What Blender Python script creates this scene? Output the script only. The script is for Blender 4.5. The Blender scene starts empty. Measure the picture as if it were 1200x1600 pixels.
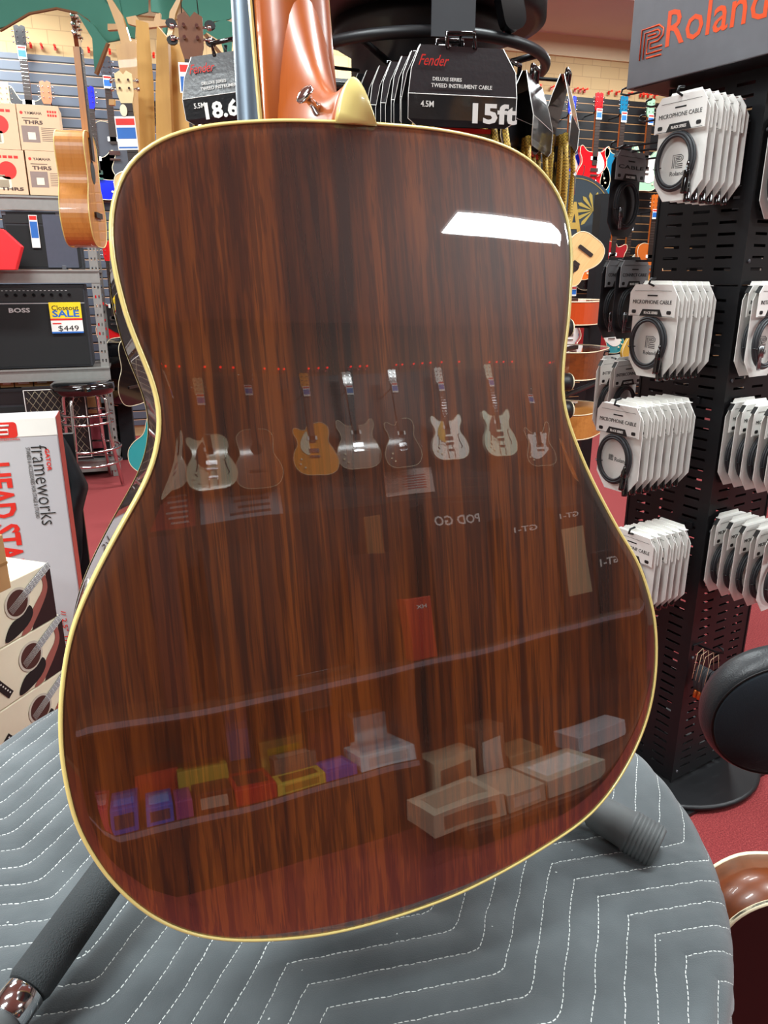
import bpy, bmesh, math, random
from mathutils import Vector, Matrix
random.seed(7)
PI = math.pi
R_ = math.radians
SC = bpy.context.scene
COL = SC.collection
# ------------------------------------------------------------------ camera, light, exposure
PITCH, YAW, H, F = R_(17.7), R_(17.5), 1.4, 1160.0
cd = bpy.data.cameras.new('camera'); cam = bpy.data.objects.new('camera', cd); COL.objects.link(cam)
cam.location = (0, 0, H); cam.rotation_euler = (PI/2 - PITCH, 0, -YAW)
cd.sensor_fit = 'VERTICAL'; cd.sensor_height = 36; cd.lens = F/1600*36; cd.clip_start = .02; cd.clip_end = 60
SC.camera = cam
SC.view_settings.view_transform = 'Standard'; SC.view_settings.look = 'None'
SC.view_settings.gamma = 1; SC.view_settings.use_curve_mapping = False
SC.view_settings.exposure = 0.0
W = bpy.data.worlds.new('world'); SC.world = W; W.use_nodes = True
W.node_tree.nodes['Background'].inputs[0].default_value = (.9, .95, 1, 1)
W.node_tree.nodes['Background'].inputs[1].default_value = .35
CEIL = 3.52
LAMP_W = 92
# ceiling fixtures: (x, y) of centre; long side runs along X
LIGHTS = [(2.82, -2.5), (-3.0, -1.6), (-1.9, -.6), (4.9, -1.2), (-1.2, .9), (1.4, .9), (4.0, .9), (-1.2, 4.1), (1.6, 4.1), (4.35, 5.75), (-1.2, 6.2), (1.6, 6.2)]  # the unseen pair left and far right of the viewer is added to brighten the gondola

# ------------------------------------------------------------------ pixel helpers (1200x1600 frame -> world)
RT = Vector((math.cos(YAW), -math.sin(YAW), 0))
FW = Vector((math.sin(YAW)*math.cos(PITCH), math.cos(YAW)*math.cos(PITCH), -math.sin(PITCH)))
UP = Vector((math.sin(YAW)*math.sin(PITCH), math.cos(YAW)*math.sin(PITCH), math.cos(PITCH)))
O = Vector((0, 0, H))
def ray(px, py): return ((px-600)*RT + (800-py)*UP)/F + FW
def onZ(px, py, z): d = ray(px, py); return O + d*((z-H)/d.z)
def onY(px, py, y): d = ray(px, py); return O + d*(y/d.y)
def onD(px, py, D): return O + ray(px, py)*D
# the hero guitar's back plane
PSI, TAU, RAD = R_(3.0), R_(12), 4.6
E1 = Vector((math.cos(PSI), math.sin(PSI), 0)); NH = Vector((math.sin(PSI), -math.cos(PSI), 0)); ZZ = Vector((0, 0, 1))
GN = NH*math.cos(TAU) + ZZ*math.sin(TAU); E2 = -NH*math.sin(TAU) + ZZ*math.cos(TAU)
GC = O + ray(560, 900)*.457
def gplane(px, py, w=0):
    d = ray(px, py); s = GN.dot(GC + GN*w - O)/GN.dot(d); q = O + d*s - GC
    return q.dot(E1), q.dot(E2)
def seen_in_back(px, py, Y):
    """the point on the plane y=Y behind the viewer that the guitar's back mirrors at this pixel"""
    d = ray(px, py); s = GN.dot(GC - O)/GN.dot(d); q = O + d*s
    u, v = (q-GC).dot(E1), (q-GC).dot(E2)
    nn = (GN + E1*(u/RAD) + E2*(v/RAD)).normalized(); d = d - nn*(2*d.dot(nn))
    return q + d*((Y-q.y)/d.y)

# ------------------------------------------------------------------ materials
MATS = {}
def rgb(h):
    if isinstance(h, str):
        c = [int(h[i:i+2], 16)/255 for i in (0, 2, 4)]
        return tuple(((x+.055)/1.055)**2.4 if x > .04045 else x/12.92 for x in c) + (1,)
    return tuple(h) + (1,)
def mat(name, col='808080', rough=.5, metal=0, coat=0, var=.12, scale=30, bump=0, bscale=200, emit=0, spec=.5, trans=0):
    if name in MATS: return MATS[name]
    m = bpy.data.materials.new(name); m.use_nodes = True; nt = m.node_tree; b = nt.nodes['Principled BSDF']
    c = rgb(col)
    b.inputs['Roughness'].default_value = rough; b.inputs['Metallic'].default_value = metal
    b.inputs['Coat Weight'].default_value = coat; b.inputs['Coat Roughness'].default_value = .05
    b.inputs['Specular IOR Level'].default_value = spec
    if trans: b.inputs['Transmission Weight'].default_value = trans
    tc = nt.nodes.new('ShaderNodeTexCoord'); nz = nt.nodes.new('ShaderNodeTexNoise')
    nz.inputs['Scale'].default_value = scale; nz.inputs['Detail'].default_value = 3
    nt.links.new(tc.outputs['Object'], nz.inputs['Vector'])
    mx = nt.nodes.new('ShaderNodeMixRGB')
    mx.inputs[1].default_value = tuple(x*(1-var) for x in c[:3]) + (1,); mx.inputs[2].default_value = tuple(min(1, x*(1+var)) for x in c[:3]) + (1,)
    nt.links.new(nz.outputs['Fac'], mx.inputs[0]); nt.links.new(mx.outputs[0], b.inputs['Base Color'])
    if bump:
        n2 = nt.nodes.new('ShaderNodeTexNoise'); n2.inputs['Scale'].default_value = bscale; n2.inputs['Detail'].default_value = 2
        nt.links.new(tc.outputs['Object'], n2.inputs['Vector'])
        bp = nt.nodes.new('ShaderNodeBump'); bp.inputs['Strength'].default_value = bump; bp.inputs['Distance'].default_value = .002
        nt.links.new(n2.outputs['Fac'], bp.inputs['Height']); nt.links.new(bp.outputs[0], b.inputs['Normal'])
    if emit:
        b.inputs['Emission Color'].default_value = c; b.inputs['Emission Strength'].default_value = emit
    MATS[name] = m; return m
class NG:
    """small node-graph writer"""
    def __init__(s, name, **kw):
        s.m = mat(name, **kw); s.nt = s.m.node_tree; s.b = s.nt.nodes['Principled BSDF']
        s.tc = [n for n in s.nt.nodes if n.type == 'TEX_COORD'][0]
    def math(s, op, a, b=None, c=None):
        n = s.nt.nodes.new('ShaderNodeMath'); n.operation = op
        for i, x in enumerate((a, b, c)):
            if x is None: continue
            if isinstance(x, (int, float)): n.inputs[i].default_value = x
            else: s.nt.links.new(x, n.inputs[i])
        return n.outputs[0]
    def sep(s, vec):
        n = s.nt.nodes.new('ShaderNodeSeparateXYZ'); s.nt.links.new(vec, n.inputs[0]); return n.outputs
    def noise(s, vec, scale, detail=3, rough=.5, vscale=None):
        if vscale:
            mp = s.nt.nodes.new('ShaderNodeMapping'); mp.inputs['Scale'].default_value = vscale
            s.nt.links.new(vec, mp.inputs['Vector']); vec = mp.outputs[0]
        n = s.nt.nodes.new('ShaderNodeTexNoise'); n.inputs['Scale'].default_value = scale; n.inputs['Detail'].default_value = detail
        n.inputs['Roughness'].default_value = rough; s.nt.links.new(vec, n.inputs['Vector']); return n.outputs['Fac']
    def ramp(s, fac, stops):
        n = s.nt.nodes.new('ShaderNodeValToRGB'); e = n.color_ramp.elements
        while len(e) < len(stops): e.new(.5)
        for k, (p, c) in enumerate(stops): e[k].position = p; e[k].color = rgb(c)
        s.nt.links.new(fac, n.inputs[0]); return n.outputs[0]
    def mix(s, fac, a, b, mode='MIX'):
        n = s.nt.nodes.new('ShaderNodeMixRGB'); n.blend_type = mode
        for i, x in enumerate((fac, a, b)):
            if isinstance(x, (int, float)): n.inputs[i].default_value = x
            elif isinstance(x, (str, tuple)): n.inputs[i].default_value = rgb(x)
            else: s.nt.links.new(x, n.inputs[i])
        return n.outputs[0]
    def color(s, c): s.nt.links.new(c, s.b.inputs['Base Color'])
    def bump(s, h, dist=.001, strength=1, to='Normal'):
        n = s.nt.nodes.new('ShaderNodeBump'); n.inputs['Distance'].default_value = dist; n.inputs['Strength'].default_value = strength
        s.nt.links.new(h, n.inputs['Height']); s.nt.links.new(n.outputs[0], s.b.inputs[to])

def wood(name, stops, grain=60, along='z', rough=.35, coat=.6, coat_ior=1.5, streak=True, wave=0):
    g = NG(name, rough=rough, coat=coat)
    vs = {'z': (grain, grain, 1.6), 'x': (1.6, grain, grain), 'y': (grain, 1.6, grain)}[along]
    n1 = g.noise(g.tc.outputs['Object'], 1, 5, .62, vs)
    n2 = g.noise(g.tc.outputs['Object'], 1, 2, .5, tuple(v*.22 if v > 2 else v*.4 for v in vs))
    f = g.math('ADD', g.math('MULTIPLY', n1, .55), g.math('MULTIPLY', n2, .45))
    g.color(g.ramp(f, stops)); g.b.inputs['Coat IOR'].default_value = coat_ior; g.b.inputs['Coat Roughness'].default_value = .015
    if wave: g.bump(g.noise(g.tc.outputs['Object'], 14, 1), dist=wave, to='Coat Normal')
    return g
# hero back: rosewood under mirror lacquer
g = wood('rosewood', [(.26, '0f0603'), (.40, '241005'), (.49, '562809'), (.56, '763c10'), (.64, '3a1a08'), (.78, '1c0c05')], grain=58, rough=.4, coat=1, coat_ior=2.15)
fine = g.noise(g.tc.outputs['Object'], 1, 3, .7, (260, 260, 7))
cur = g.b.inputs['Base Color'].links[0].from_socket
dark = g.math('MULTIPLY', g.math('SUBTRACT', .52, fine), 7); dark = g.math('MINIMUM', g.math('MAXIMUM', dark, 0), .5)
g.color(g.mix(dark, cur, '180703'))
g.bump(g.noise(g.tc.outputs['Object'], 9, 1), dist=.00045, to='Coat Normal')
g.b.inputs['Coat Roughness'].default_value = .012
ROSE = g.m
MAHOG = wood('mahogany', [(.3, '843509'), (.5, 'a85219'), (.7, '924212')], 40, rough=.38, coat=.25).m
MAHOG.node_tree.nodes['Principled BSDF'].inputs['Coat Roughness'].default_value = .2
MAHOG_D = wood('dark_mahogany', [(.3, '4a1c0a'), (.5, '7c3a12'), (.7, '5c270c')], 40, coat=1).m
KOA = wood('honey_wood', [(.3, 'a8642a'), (.5, 'c98740'), (.7, 'b87432')], 45, coat=.5).m
SPRUCE = wood('spruce', [(.3, 'd9b070'), (.5, 'ecc98c'), (.7, 'dfba7c')], 90, coat=.5).m
PINE = wood('pine_board', [(.3, 'b98a45'), (.5, 'cfa25c'), (.7, 'c1944f')], 12, coat=.1).m
FRET = mat('dark_fretboard', '2a1c16', .5)
CREAM = mat('cream_binding', 'ecd988', .3, coat=.5, var=.04)
CREAM2 = mat('pale_binding', 'efe3c0', .35, var=.04)
BLACK = mat('black_plastic', '141416', .45)
BLACKG = mat('gloss_black', '08080a', .12, coat=1)
BLACKM = mat('black_metal', '17181b', .42, metal=.3)
DGREY = mat('grey_metal', '595a60', .45, metal=.2)
SIGNG = mat('sign_grey_metal', '6c6d72', .5, metal=.3)
GREY = mat('rack_grey', '8b8a86', .5, metal=.2)
CHROME = mat('chrome', 'd8d8da', .1, metal=1)
STEELB = mat('blued_steel', '56626e', .4, metal=.45)
WHITE = mat('white_card', 'ecebe6', .5, var=.03)
WHITE2 = mat('white_paint', 'e9e9ea', .45, var=.03)
ORANGE = mat('orange_enamel', 'e2501e', .4)
RED = mat('red_enamel', 'c8141a', .25, coat=.8)
REDP = mat('red_print', 'd8261c', .5)
REDB = mat('red_box', 'e8232a', .5)
RUBBER = mat('grey_rubber', '55595a', .6)
FOAM = mat('foam_sleeve', '34383a', .95, bump=.6, bscale=900)
LEATHER = mat('black_leather', '2b2e31', .38, bump=.3, bscale=400)
VELVET = mat('black_velvet', '1a222a', .95, bump=.3, bscale=500)
CABLE = mat('cable_rubber', '2b2d31', .5)
KRAFT = mat('kraft_cardboard', 'b78d5c', .8)
INK = mat('black_ink', '151515', .6)
GREYINK = mat('grey_ink', '606060', .6)
TAN = mat('tan_card', 'd8b896', .7, var=.05)
BLUEP = mat('blue_print', '2467b8', .5)
YELLOWP = mat('yellow_print', 'f2d21c', .5)
GREYB = mat('grey_card', 'b9b8bd', .55, var=.03)
CLOTH = mat('black_cloth', '16191d', .9, bump=.4, bscale=500)
CREAMP = mat('cream_print', 'e8dfc4', .5, var=.05)
g = NG('gold_tweed', col='c7a13c', rough=.6)
ch = g.nt.nodes.new('ShaderNodeTexChecker'); ch.inputs['Scale'].default_value = 420; ch.inputs[1].default_value = rgb('dcb84a'); ch.inputs[2].default_value = rgb('8a6a22')
g.nt.links.new(g.tc.outputs['Object'], ch.inputs[0]); g.color(ch.outputs[0]); TWEED = g.m
g = NG('red_carpet', rough=.98)
g.color(g.ramp(g.noise(g.tc.outputs['Object'], 260, 4, .8), [(.3, '4e1014'), (.5, '7e2528'), (.72, 'b0544f')]))
g.bump(g.noise(g.tc.outputs['Object'], 300, 3), .004, .6); CARPET = g.m
# slatwall: groove every 76 mm
def slat(name, face, groove):
    g = NG(name, rough=.45)
    z = g.sep(g.tc.outputs['Object'])[2]
    fr = g.math('FRACT', g.math('DIVIDE', z, .0762))
    line = g.math('LESS_THAN', fr, .14); lip = g.math('GREATER_THAN', fr, .93)
    c = g.mix(lip, g.mix(line, face, '0d0d10'), groove); g.color(c)
    return g.m
SLAT_B = slat('blue_grey_slatwall', '5d6472', 'd9b090')
SLAT_K = slat('black_slatwall', '17181b', 'b98858')
SLAT_R = slat('dark_slatwall', '242022', '5a4636')
g = NG('painted_block_wall', rough=.8)
br = g.nt.nodes.new('ShaderNodeTexBrick'); br.inputs['Color1'].default_value = rgb('c9ad80'); br.inputs['Color2'].default_value = rgb('c3a679')
br.inputs['Mortar'].default_value = rgb('b0946c'); br.inputs['Scale'].default_value = 2.5; br.inputs['Mortar Size'].default_value = .008
mp = g.nt.nodes.new('ShaderNodeMapping'); mp.inputs['Rotation'].default_value = (PI/2, 0, 0)
g.nt.links.new(g.tc.outputs['Object'], mp.inputs['Vector']); g.nt.links.new(mp.outputs[0], br.inputs['Vector']); g.color(br.outputs[0]); BLOCK = g.m
CEILM = mat('ceiling_paint', 'd8ccc0', .85, var=.03, scale=3)
LEAFG = mat('green_paint', '3f8270', .7, var=.1, scale=6)
LAMPM = mat('lamp_diffuser', 'ffffff', .5, var=0, emit=1.0)

# ------------------------------------------------------------------ mesh builder
class MB:
    def __init__(s): s.v = []; s.f = []; s.sm = []
    def add(s, vs, fs, smooth=False, M=None):
        n = len(s.v)
        s.v += [tuple(M @ Vector(p)) if M else tuple(p) for p in vs]
        s.f += [tuple(i+n for i in f) for f in fs]; s.sm += [smooth]*len(fs); return s
    def box(s, x0, x1, y0, y1, z0, z1, M=None):
        vs = [(x, y, z) for x in (x0, x1) for y in (y0, y1) for z in (z0, z1)]
        return s.add(vs, [(0,1,3,2), (4,6,7,5), (0,4,5,1), (2,3,7,6), (0,2,6,4), (1,5,7,3)], False, M)
    def prism(s, pts, y0, y1, M=None, smooth=False):
        """outline in XZ pushed from y0 to y1"""
        n = len(pts); vs = [(x, y0, z) for x, z in pts] + [(x, y1, z) for x, z in pts]
        a = sum(pts[i][0]*pts[(i+1) % n][1]-pts[(i+1) % n][0]*pts[i][1] for i in range(n))
        o = range(n) if a > 0 else range(n-1, -1, -1); o = list(o)
        fs = [tuple(o), tuple(i+n for i in reversed(o))]
        s.add(vs, fs, False, M)
        base = len(s.v)-2*n
        for k in range(n):
            i, j = o[k], o[(k+1) % n]
            s.f.append((base+j, base+i, base+i+n, base+j+n)); s.sm.append(smooth)
        return s
    def tube(s, pts, r, seg=8, closed=False, cap=True, M=None, flat=1.0):
        pts = [Vector(p) for p in pts]; n = len(pts); vs = []; fs = []
        rs = r if isinstance(r, (list, tuple)) else [r]*n
        prev = None
        for i, p in enumerate(pts):
            if closed: t = (pts[(i+1) % n]-pts[i-1])
            else: t = pts[min(i+1, n-1)]-pts[max(i-1, 0)]
            if t.length < 1e-9: t = Vector((0, 0, 1))
            t.normalize()
            if prev is None:
                a = Vector((0, 0, 1)) if abs(t.z) < .9 else Vector((1, 0, 0)); nrm = t.cross(a).normalized()
            else:
                nrm = (prev - t*prev.dot(t))
                nrm = nrm.normalized() if nrm.length > 1e-6 else prev
            prev = nrm; bn = t.cross(nrm)
            for k in range(seg):
                a = 2*PI*k/seg; vs.append(p + nrm*(math.cos(a)*rs[i]) + bn*(math.sin(a)*rs[i]*flat))
        m = n if closed else n-1
        for i in range(m):
            for k in range(seg):
                a, b = i*seg+k, i*seg+(k+1) % seg; c, d = ((i+1) % n)*seg+(k+1) % seg, ((i+1) % n)*seg+k
                fs.append((a, b, c, d))
        s.add(vs, fs, True, M)
        if not closed and cap:
            b0 = len(s.v)-n*seg
            s.f.append(tuple(b0+k for k in reversed(range(seg)))); s.sm.append(False)
            s.f.append(tuple(b0+(n-1)*seg+k for k in range(seg))); s.sm.append(False)
        return s
    def lathe(s, prof, seg=24, M=None, smooth=True):
        """profile of (radius, height) about local Z"""
        n = len(prof); vs = []; fs = []
        for r, z in prof:
            for k in range(seg): a = 2*PI*k/seg; vs.append((r*math.cos(a), r*math.sin(a), z))
        for i in range(n-1):
            for k in range(seg):
                a, b = i*seg+k, i*seg+(k+1) % seg; fs.append((a, b, b+seg, a+seg))
        s.add(vs, fs, smooth, M); b0 = len(s.v)-n*seg
        s.f.append(tuple(b0+k for k in reversed(range(seg)))); s.sm.append(False)
        s.f.append(tuple(b0+(n-1)*seg+k for k in range(seg))); s.sm.append(False)
        return s
    def build(s, name, m, parent=None, bevel=0):
        me = bpy.data.meshes.new(name); me.from_pydata(s.v, [], s.f); me.materials.append(m)
        me.polygons.foreach_set('use_smooth', s.sm); me.update()
        bm = bmesh.new(); bm.from_mesh(me); bmesh.ops.recalc_face_normals(bm, faces=bm.faces); bm.to_mesh(me); bm.free()
        o = bpy.data.objects.new(name, me); COL.objects.link(o)
        if parent: o.parent = parent
        if bevel:
            md = o.modifiers.new('bevel', 'BEVEL'); md.width = bevel; md.segments = 2; md.limit_method = 'ANGLE'; md.angle_limit = R_(50)
        return o
def tag(o, label, cat, group=None, kind=None):
    o['label'] = label; o['category'] = cat
    if group: o['group'] = group
    if kind: o['kind'] = kind
    return o
def thing(name, label, cat, loc=(0, 0, 0), rz=0, group=None, rot=None):
    o = bpy.data.objects.new(name, None); o.empty_display_size = .05; COL.objects.link(o)
    o.location = loc; o.rotation_euler = rot if rot else (0, 0, rz)
    return tag(o, label, cat, group)
def struct(name, mb, m):
    o = mb.build(name, m); o['kind'] = 'structure'; return o
def dup(root, loc, rz=None, label=None, rot=None):
    r = root.copy(); COL.objects.link(r); r.location = loc
    if rz is not None: r.rotation_euler = (0, 0, rz)
    if rot is not None: r.rotation_euler = rot
    if label: r['label'] = label
    for ch in list(root.children):
        c = ch.copy(); COL.objects.link(c); c.parent = r
        for gc in list(ch.children):
            d = gc.copy(); COL.objects.link(d); d.parent = c
    return r
FR = Matrix.Rotation(PI/2, 4, 'X')         # XY drawing -> upright, facing -Y
def text_mb(items, thick=.0006):
    """items: (string, x, z, width, height, y [, bold, rot, shear])   one mesh of upright letters facing -Y"""
    mb = MB()
    for it in items:
        st, x, z, w, h, y = it[:6]; bold = it[6] if len(it) > 6 else 0; rot = it[7] if len(it) > 7 else 0; sh = it[8] if len(it) > 8 else 0
        cu = bpy.data.curves.new('t', 'FONT'); cu.body = st; cu.size = 1; cu.offset = bold; cu.extrude = .01; cu.resolution_u = 2; cu.shear = sh
        o = bpy.data.objects.new('t', cu); COL.objects.link(o)
        dg = bpy.context.evaluated_depsgraph_get(); me = bpy.data.meshes.new_from_object(o.evaluated_get(dg))
        xs = [v.co.x for v in me.vertices]; ys = [v.co.y for v in me.vertices]
        if xs:
            x0, x1, y0, y1 = min(xs), max(xs), min(ys), max(ys)
            M = Matrix.Translation((x, y, z)) @ Matrix.Rotation(rot, 4, 'Y') @ FR @ Matrix.Diagonal((w/(x1-x0), h/(y1-y0), thick/.02, 1)) @ Matrix.Translation((-(x0+x1)/2, -(y0+y1)/2, 0))
            mb.add([v.co for v in me.vertices], [tuple(p.vertices) for p in me.polygons], False, M)
        bpy.data.objects.remove(o); bpy.data.curves.remove(cu); bpy.data.meshes.remove(me)
    return mb
def lettering(items, m, parent, thick=.0006): return text_mb(items, thick).build('lettering', m, parent)
def catmull(pts, n=6, closed=True):
    out = []; N = len(pts)
    for i in range(N if closed else N-1):
        p0, p1, p2, p3 = (pts[(i-1) % N], pts[i], pts[(i+1) % N], pts[(i+2) % N]) if closed else (pts[max(i-1, 0)], pts[i], pts[i+1], pts[min(i+2, N-1)])
        for k in range(n):
            t = k/n
            out.append(tuple(.5*((2*b)+(-a+c)*t+(2*a-5*b+4*c-d)*t*t+(-a+3*b-3*c+d)*t**3) for a, b, c, d in zip(p0, p1, p2, p3)))
    if not closed: out.append(tuple(pts[-1]))
    return out
def resample(pts, n):
    P = [Vector(p) for p in pts]; P.append(P[0]); L = [0]
    for a, b in zip(P, P[1:]): L.append(L[-1]+(b-a).length)
    out = []; j = 0
    for k in range(n):
        t = L[-1]*k/n
        while L[j+1] < t: j += 1
        f = (t-L[j])/max(1e-9, L[j+1]-L[j]); q = P[j].lerp(P[j+1], f); out.append(tuple(q))
    return out
def offset(pts, d):
    n = len(pts); out = []
    a = sum(pts[i][0]*pts[(i+1) % n][1]-pts[(i+1) % n][0]*pts[i][1] for i in range(n)); sg = 1 if a > 0 else -1
    for i in range(n):
        tx, ty = pts[(i+1) % n][0]-pts[i-1][0], pts[(i+1) % n][1]-pts[i-1][1]; l = math.hypot(tx, ty) or 1
        out.append((pts[i][0]-sg*ty/l*d, pts[i][1]+sg*tx/l*d))
    return out
def circle(cx, cz, r, n=24, rz=None): return [(cx+r*math.cos(2*PI*k/n), cz+(rz or r)*math.sin(2*PI*k/n)) for k in range(n)]
def rrect(x0, x1, z0, z1, r, n=4):
    out = []
    for cx, cz, a0 in ((x1-r, z1-r, 0), (x0+r, z1-r, 90), (x0+r, z0+r, 180), (x1-r, z0+r, 270)):
        for k in range(n+1): a = R_(a0+90*k/n); out.append((cx+r*math.cos(a), cz+r*math.sin(a)))
    return out
def look(name, o): o.name = name; return o
exec_sections = True

# ================================================================== THE SETTING
XL, XR, YB, YF = -4.2, 6.6, -4.2, 7.05
struct('floor', MB().box(XL, XR, YB, YF, -.05, 0), CARPET)
struct('ceiling', MB().box(XL, XR, YB, YF, CEIL, CEIL+.05), CEILM)
struct('wall_front', MB().box(XL, XR, YF, YF+.1, 0, CEIL), BLOCK)
struct('wall_rear', MB().box(XL, XR, YB-.1, YB, 0, CEIL), mat('rear_paint', '6e5844', .8, var=.05))
struct('wall_left', MB().box(XL-.1, XL, YB, YF, 0, CEIL), mat('side_paint', '8c8078', .8, var=.05))
struct('wall_right', MB().box(XR, XR+.1, YB, YF, 0, CEIL), mat('side_paint'))
tr = struct('trim_1', MB().box(XL, XR, YF-.03, YF, CEIL-.17, CEIL), mat('trim_paint', 'd8c4a2', .6, var=.03))
PIN_Z = 3.08
def slatwall(name, x0, x1, y, m, side, label):
    o = MB().box(x0, x1, min(y, y-side*.02), max(y, y-side*.02), .1, PIN_Z-.06).build(name, m)
    tag(o, label, 'slatwall'); return o
slatwall('slatwall_panel', XL, .95, YF-.001, SLAT_B, 1, 'blue-grey slatwall behind the amplifier rack and hanging guitars')
slatwall('slatwall_panel', .96, XR, YF-.001, SLAT_K, 1, 'black slatwall carrying the red and blue electric guitars')
slatwall('slatwall_panel', XL, XR, YB+.001, SLAT_R, -1, 'dark slatwall of hanging guitars mirrored in the rosewood guitar back')
pinm = mat('red_peg', 'c81c12', .35)
tipm = mat('red_sensor_light', 'ff1a0c', .35, emit=4)
# red pegs along the top of both slatwalls
pg = MB().box(-.004, .004, -.07, 0, -.004, .004).lathe([(.004, -.09), (.016, -.085), (.016, -.065), (.004, -.06)], 8, Matrix.Rotation(PI/2, 4, 'X') @ Matrix.Translation((0, 0, .15)))
def peg_mb():
    m = MB(); m.box(-.004, .004, -.05, 0, -.004, .004); m.box(-.009, .009, -.01, 0, -.022, .010); return m
peg0 = None
def peg(x, y, z, rz, lab, grp):
    global peg0
    if peg0 is None:
        o = peg_mb().build('wall_sensor', pinm); peg0 = o
        MB().lathe([(.009, 0), (.009, .012), (.004, .017)], 8, Matrix.Translation((0, -.05, 0)) @ Matrix.Rotation(PI/2, 4, 'X')).build('lit_tip', tipm, o)
    else:
        o = dup(peg0, (x, y, z), rz)
    o.location = (x, y, z); o.rotation_euler = (0, 0, rz); tag(o, lab, 'peg', grp)
for px, py in ((33, 62), (47, 66), (64, 66), (85, 68), (120, 72), (138, 74), (171, 76), (240, 85), (328, 90), (343, 92)):
    q = onY(px, py, YF-.05); peg(q.x, YF-.02, PIN_Z, 0, 'red peg in the row topping the blue-grey slatwall', 'red pegs over blue-grey slatwall')
for px in (842, 863, 900, 908, 915, 953, 965, 985, 1003, 1008, 1015, 1025):
    q = onY(px, 150, YF-.05); peg(q.x, YF-.02, PIN_Z, 0, 'red peg in the row topping the black slatwall', 'red pegs over black slatwall')
for px in (240, 258, 281, 322, 345, 363, 410, 432, 441, 480, 495, 508, 543, 556, 566, 612, 622, 641, 655, 668, 686, 713, 760, 772, 783, 797, 855, 867, 878):
    q = seen_in_back(px, 568-.045*(px-240), YB+.05); peg(q.x, YB+.02, PIN_Z, PI, 'red peg mirrored in the line across the guitar back', 'red pegs over the mirrored slatwall')
# ceiling lamps
lamp0 = None
for i, (x, y) in enumerate(LIGHTS):
    nm = ['mirrored as the bright bar in the guitar back', 'behind the viewer on the far left', 'added unseen left of the viewer to brighten the gondola boxes', 'added unseen far right of the viewer to brighten the gondola boxes', 'over the left aisle level with the guitar', 'right above the quilted table', 'over the right side level with the cable tower', 'over the left amplifier rack', 'over the middle of the front half', 'at the front right, cut by the grey sign', 'close to the front slatwall on the left', 'close to the front slatwall in the middle'][i]
    t = thing('ceiling_light', 'white fluorescent ceiling fixture ' + nm, 'ceiling light', (x, y, CEIL), 0, 'ceiling fixtures')
    MB().box(-.62, .62, -.17, .17, -.05, -.001).build('housing', WHITE2, t)
    MB().box(-.59, .59, -.14, .14, -.056, -.051).build('diffuser', LAMPM, t)
    ld = bpy.data.lights.new('tube', 'AREA'); ld.shape = 'RECTANGLE'; ld.size = 1.16; ld.size_y = .26; ld.energy = LAMP_W; ld.color = (.90, .98, .99)
    lo = bpy.data.objects.new('tube_lamp', ld); COL.objects.link(lo); lo.parent = t; lo.location = (0, 0, -.062)

# ================================================================== HERO GUITAR (back towards the viewer)
BACK = [(490,184),(560,187),(620,191),(680,197),(726,205),(770,216),(810,233),(845,258),(870,290),(887,325),(896,370),(898,410),(896,450),(893,500),(887,545),(884,580),(884,620),(893,660),(908,700),(925,740),(945,780),(960,808),(975,835),(990,858),(1004,885),(1016,920),(1026,960),(1030,1005),(1028,1060),(1018,1115),(1000,1165),(975,1213),(945,1255),(910,1289),(860,1323),(811,1353),(765,1378),(720,1400),(675,1418),(600,1443),(520,1463),(450,1472),(390,1475),(345,1473),(300,1465),(260,1450),(225,1430),(190,1401),(160,1368),(135,1330),(115,1290),(102,1240),(93,1190),(90,1140),(91,1095),(97,1040),(107,990),(121,950),(140,908),(160,868),(185,822),(205,787),(225,750),(238,715),(245,680),(246,645),(240,612),(228,578),(212,540),(196,500),(184,455),(175,420),(170,380),(169,340),(175,303),(187,270),(205,245),(230,224),(262,207),(300,196),(340,189),(390,185),(440,183)]
def dish(u, v): return -(u*u+v*v)/(2*RAD)
uv = []
for px, py in BACK:
    w = 0
    for _ in range(4): u, v = gplane(px, py, w); w = dish(u, v)
    uv.append((u, v))
uv = resample(catmull(uv, 6), 260)
for _ in range(3): uv = [tuple((uv[i-1][k]+2*uv[i][k]+uv[(i+1) % 260][k])/4 for k in (0, 1)) for i in range(260)]
G = thing('acoustic_guitar', 'large acoustic guitar seen from its glossy rosewood back, standing on the quilted table', 'guitar')
G.matrix_world = Matrix(((E1.x, -GN.x, E2.x, GC.x), (E1.y, -GN.y, E2.y, GC.y), (E1.z, -GN.z, E2.z, GC.z), (0, 0, 0, 1)))
# local frame: x across, y into the body (away from viewer), z towards the neck
rings = [i/22 for i in range(1, 21)] + [.935, .955, .97, .98, .988, .994, 1.0]
n = 260; mb = MB(); vs = [(.02, .0, .0)]; cx, cz = .02, -.0
for s in rings:
    for (u, v) in offset(uv, .0022):
        x, z = cx+(u-cx)*s, cz+(v-cz)*s
        e = (1-s)*math.hypot(u-cx, v-cz); roll = .0011*max(0, 1-e/.011)**2
        vs.append((x, -dish(x, z)+roll, z))
vs[0] = (cx, 0, cz)
fs = [(0, 1+k, 1+(k+1) % n) for k in range(n)]
for i in range(len(rings)-1):
    for k in range(n):
        a, b = 1+i*n+k, 1+i*n+(k+1) % n; fs.append((a, b, b+n, a+n))
mb.add(vs, fs, True); mb.build('back', ROSE, G)
DEP = .118
def strip(outs, m, nm, closed_smooth=True, parent=G):
    """outs: list of rings of (x,y,z)"""
    mb = MB(); vs = [p for r in outs for p in r]; N = len(outs[0]); fs = []
    for i in range(len(outs)-1):
        for k in range(N): a, b = i*N+k, i*N+(k+1) % N; fs.append((a, b, b+N, a+N))
    mb.add(vs, fs, closed_smooth); return mb.build(nm, m, parent)
out0 = uv; inn = offset(uv, .0024)
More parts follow.
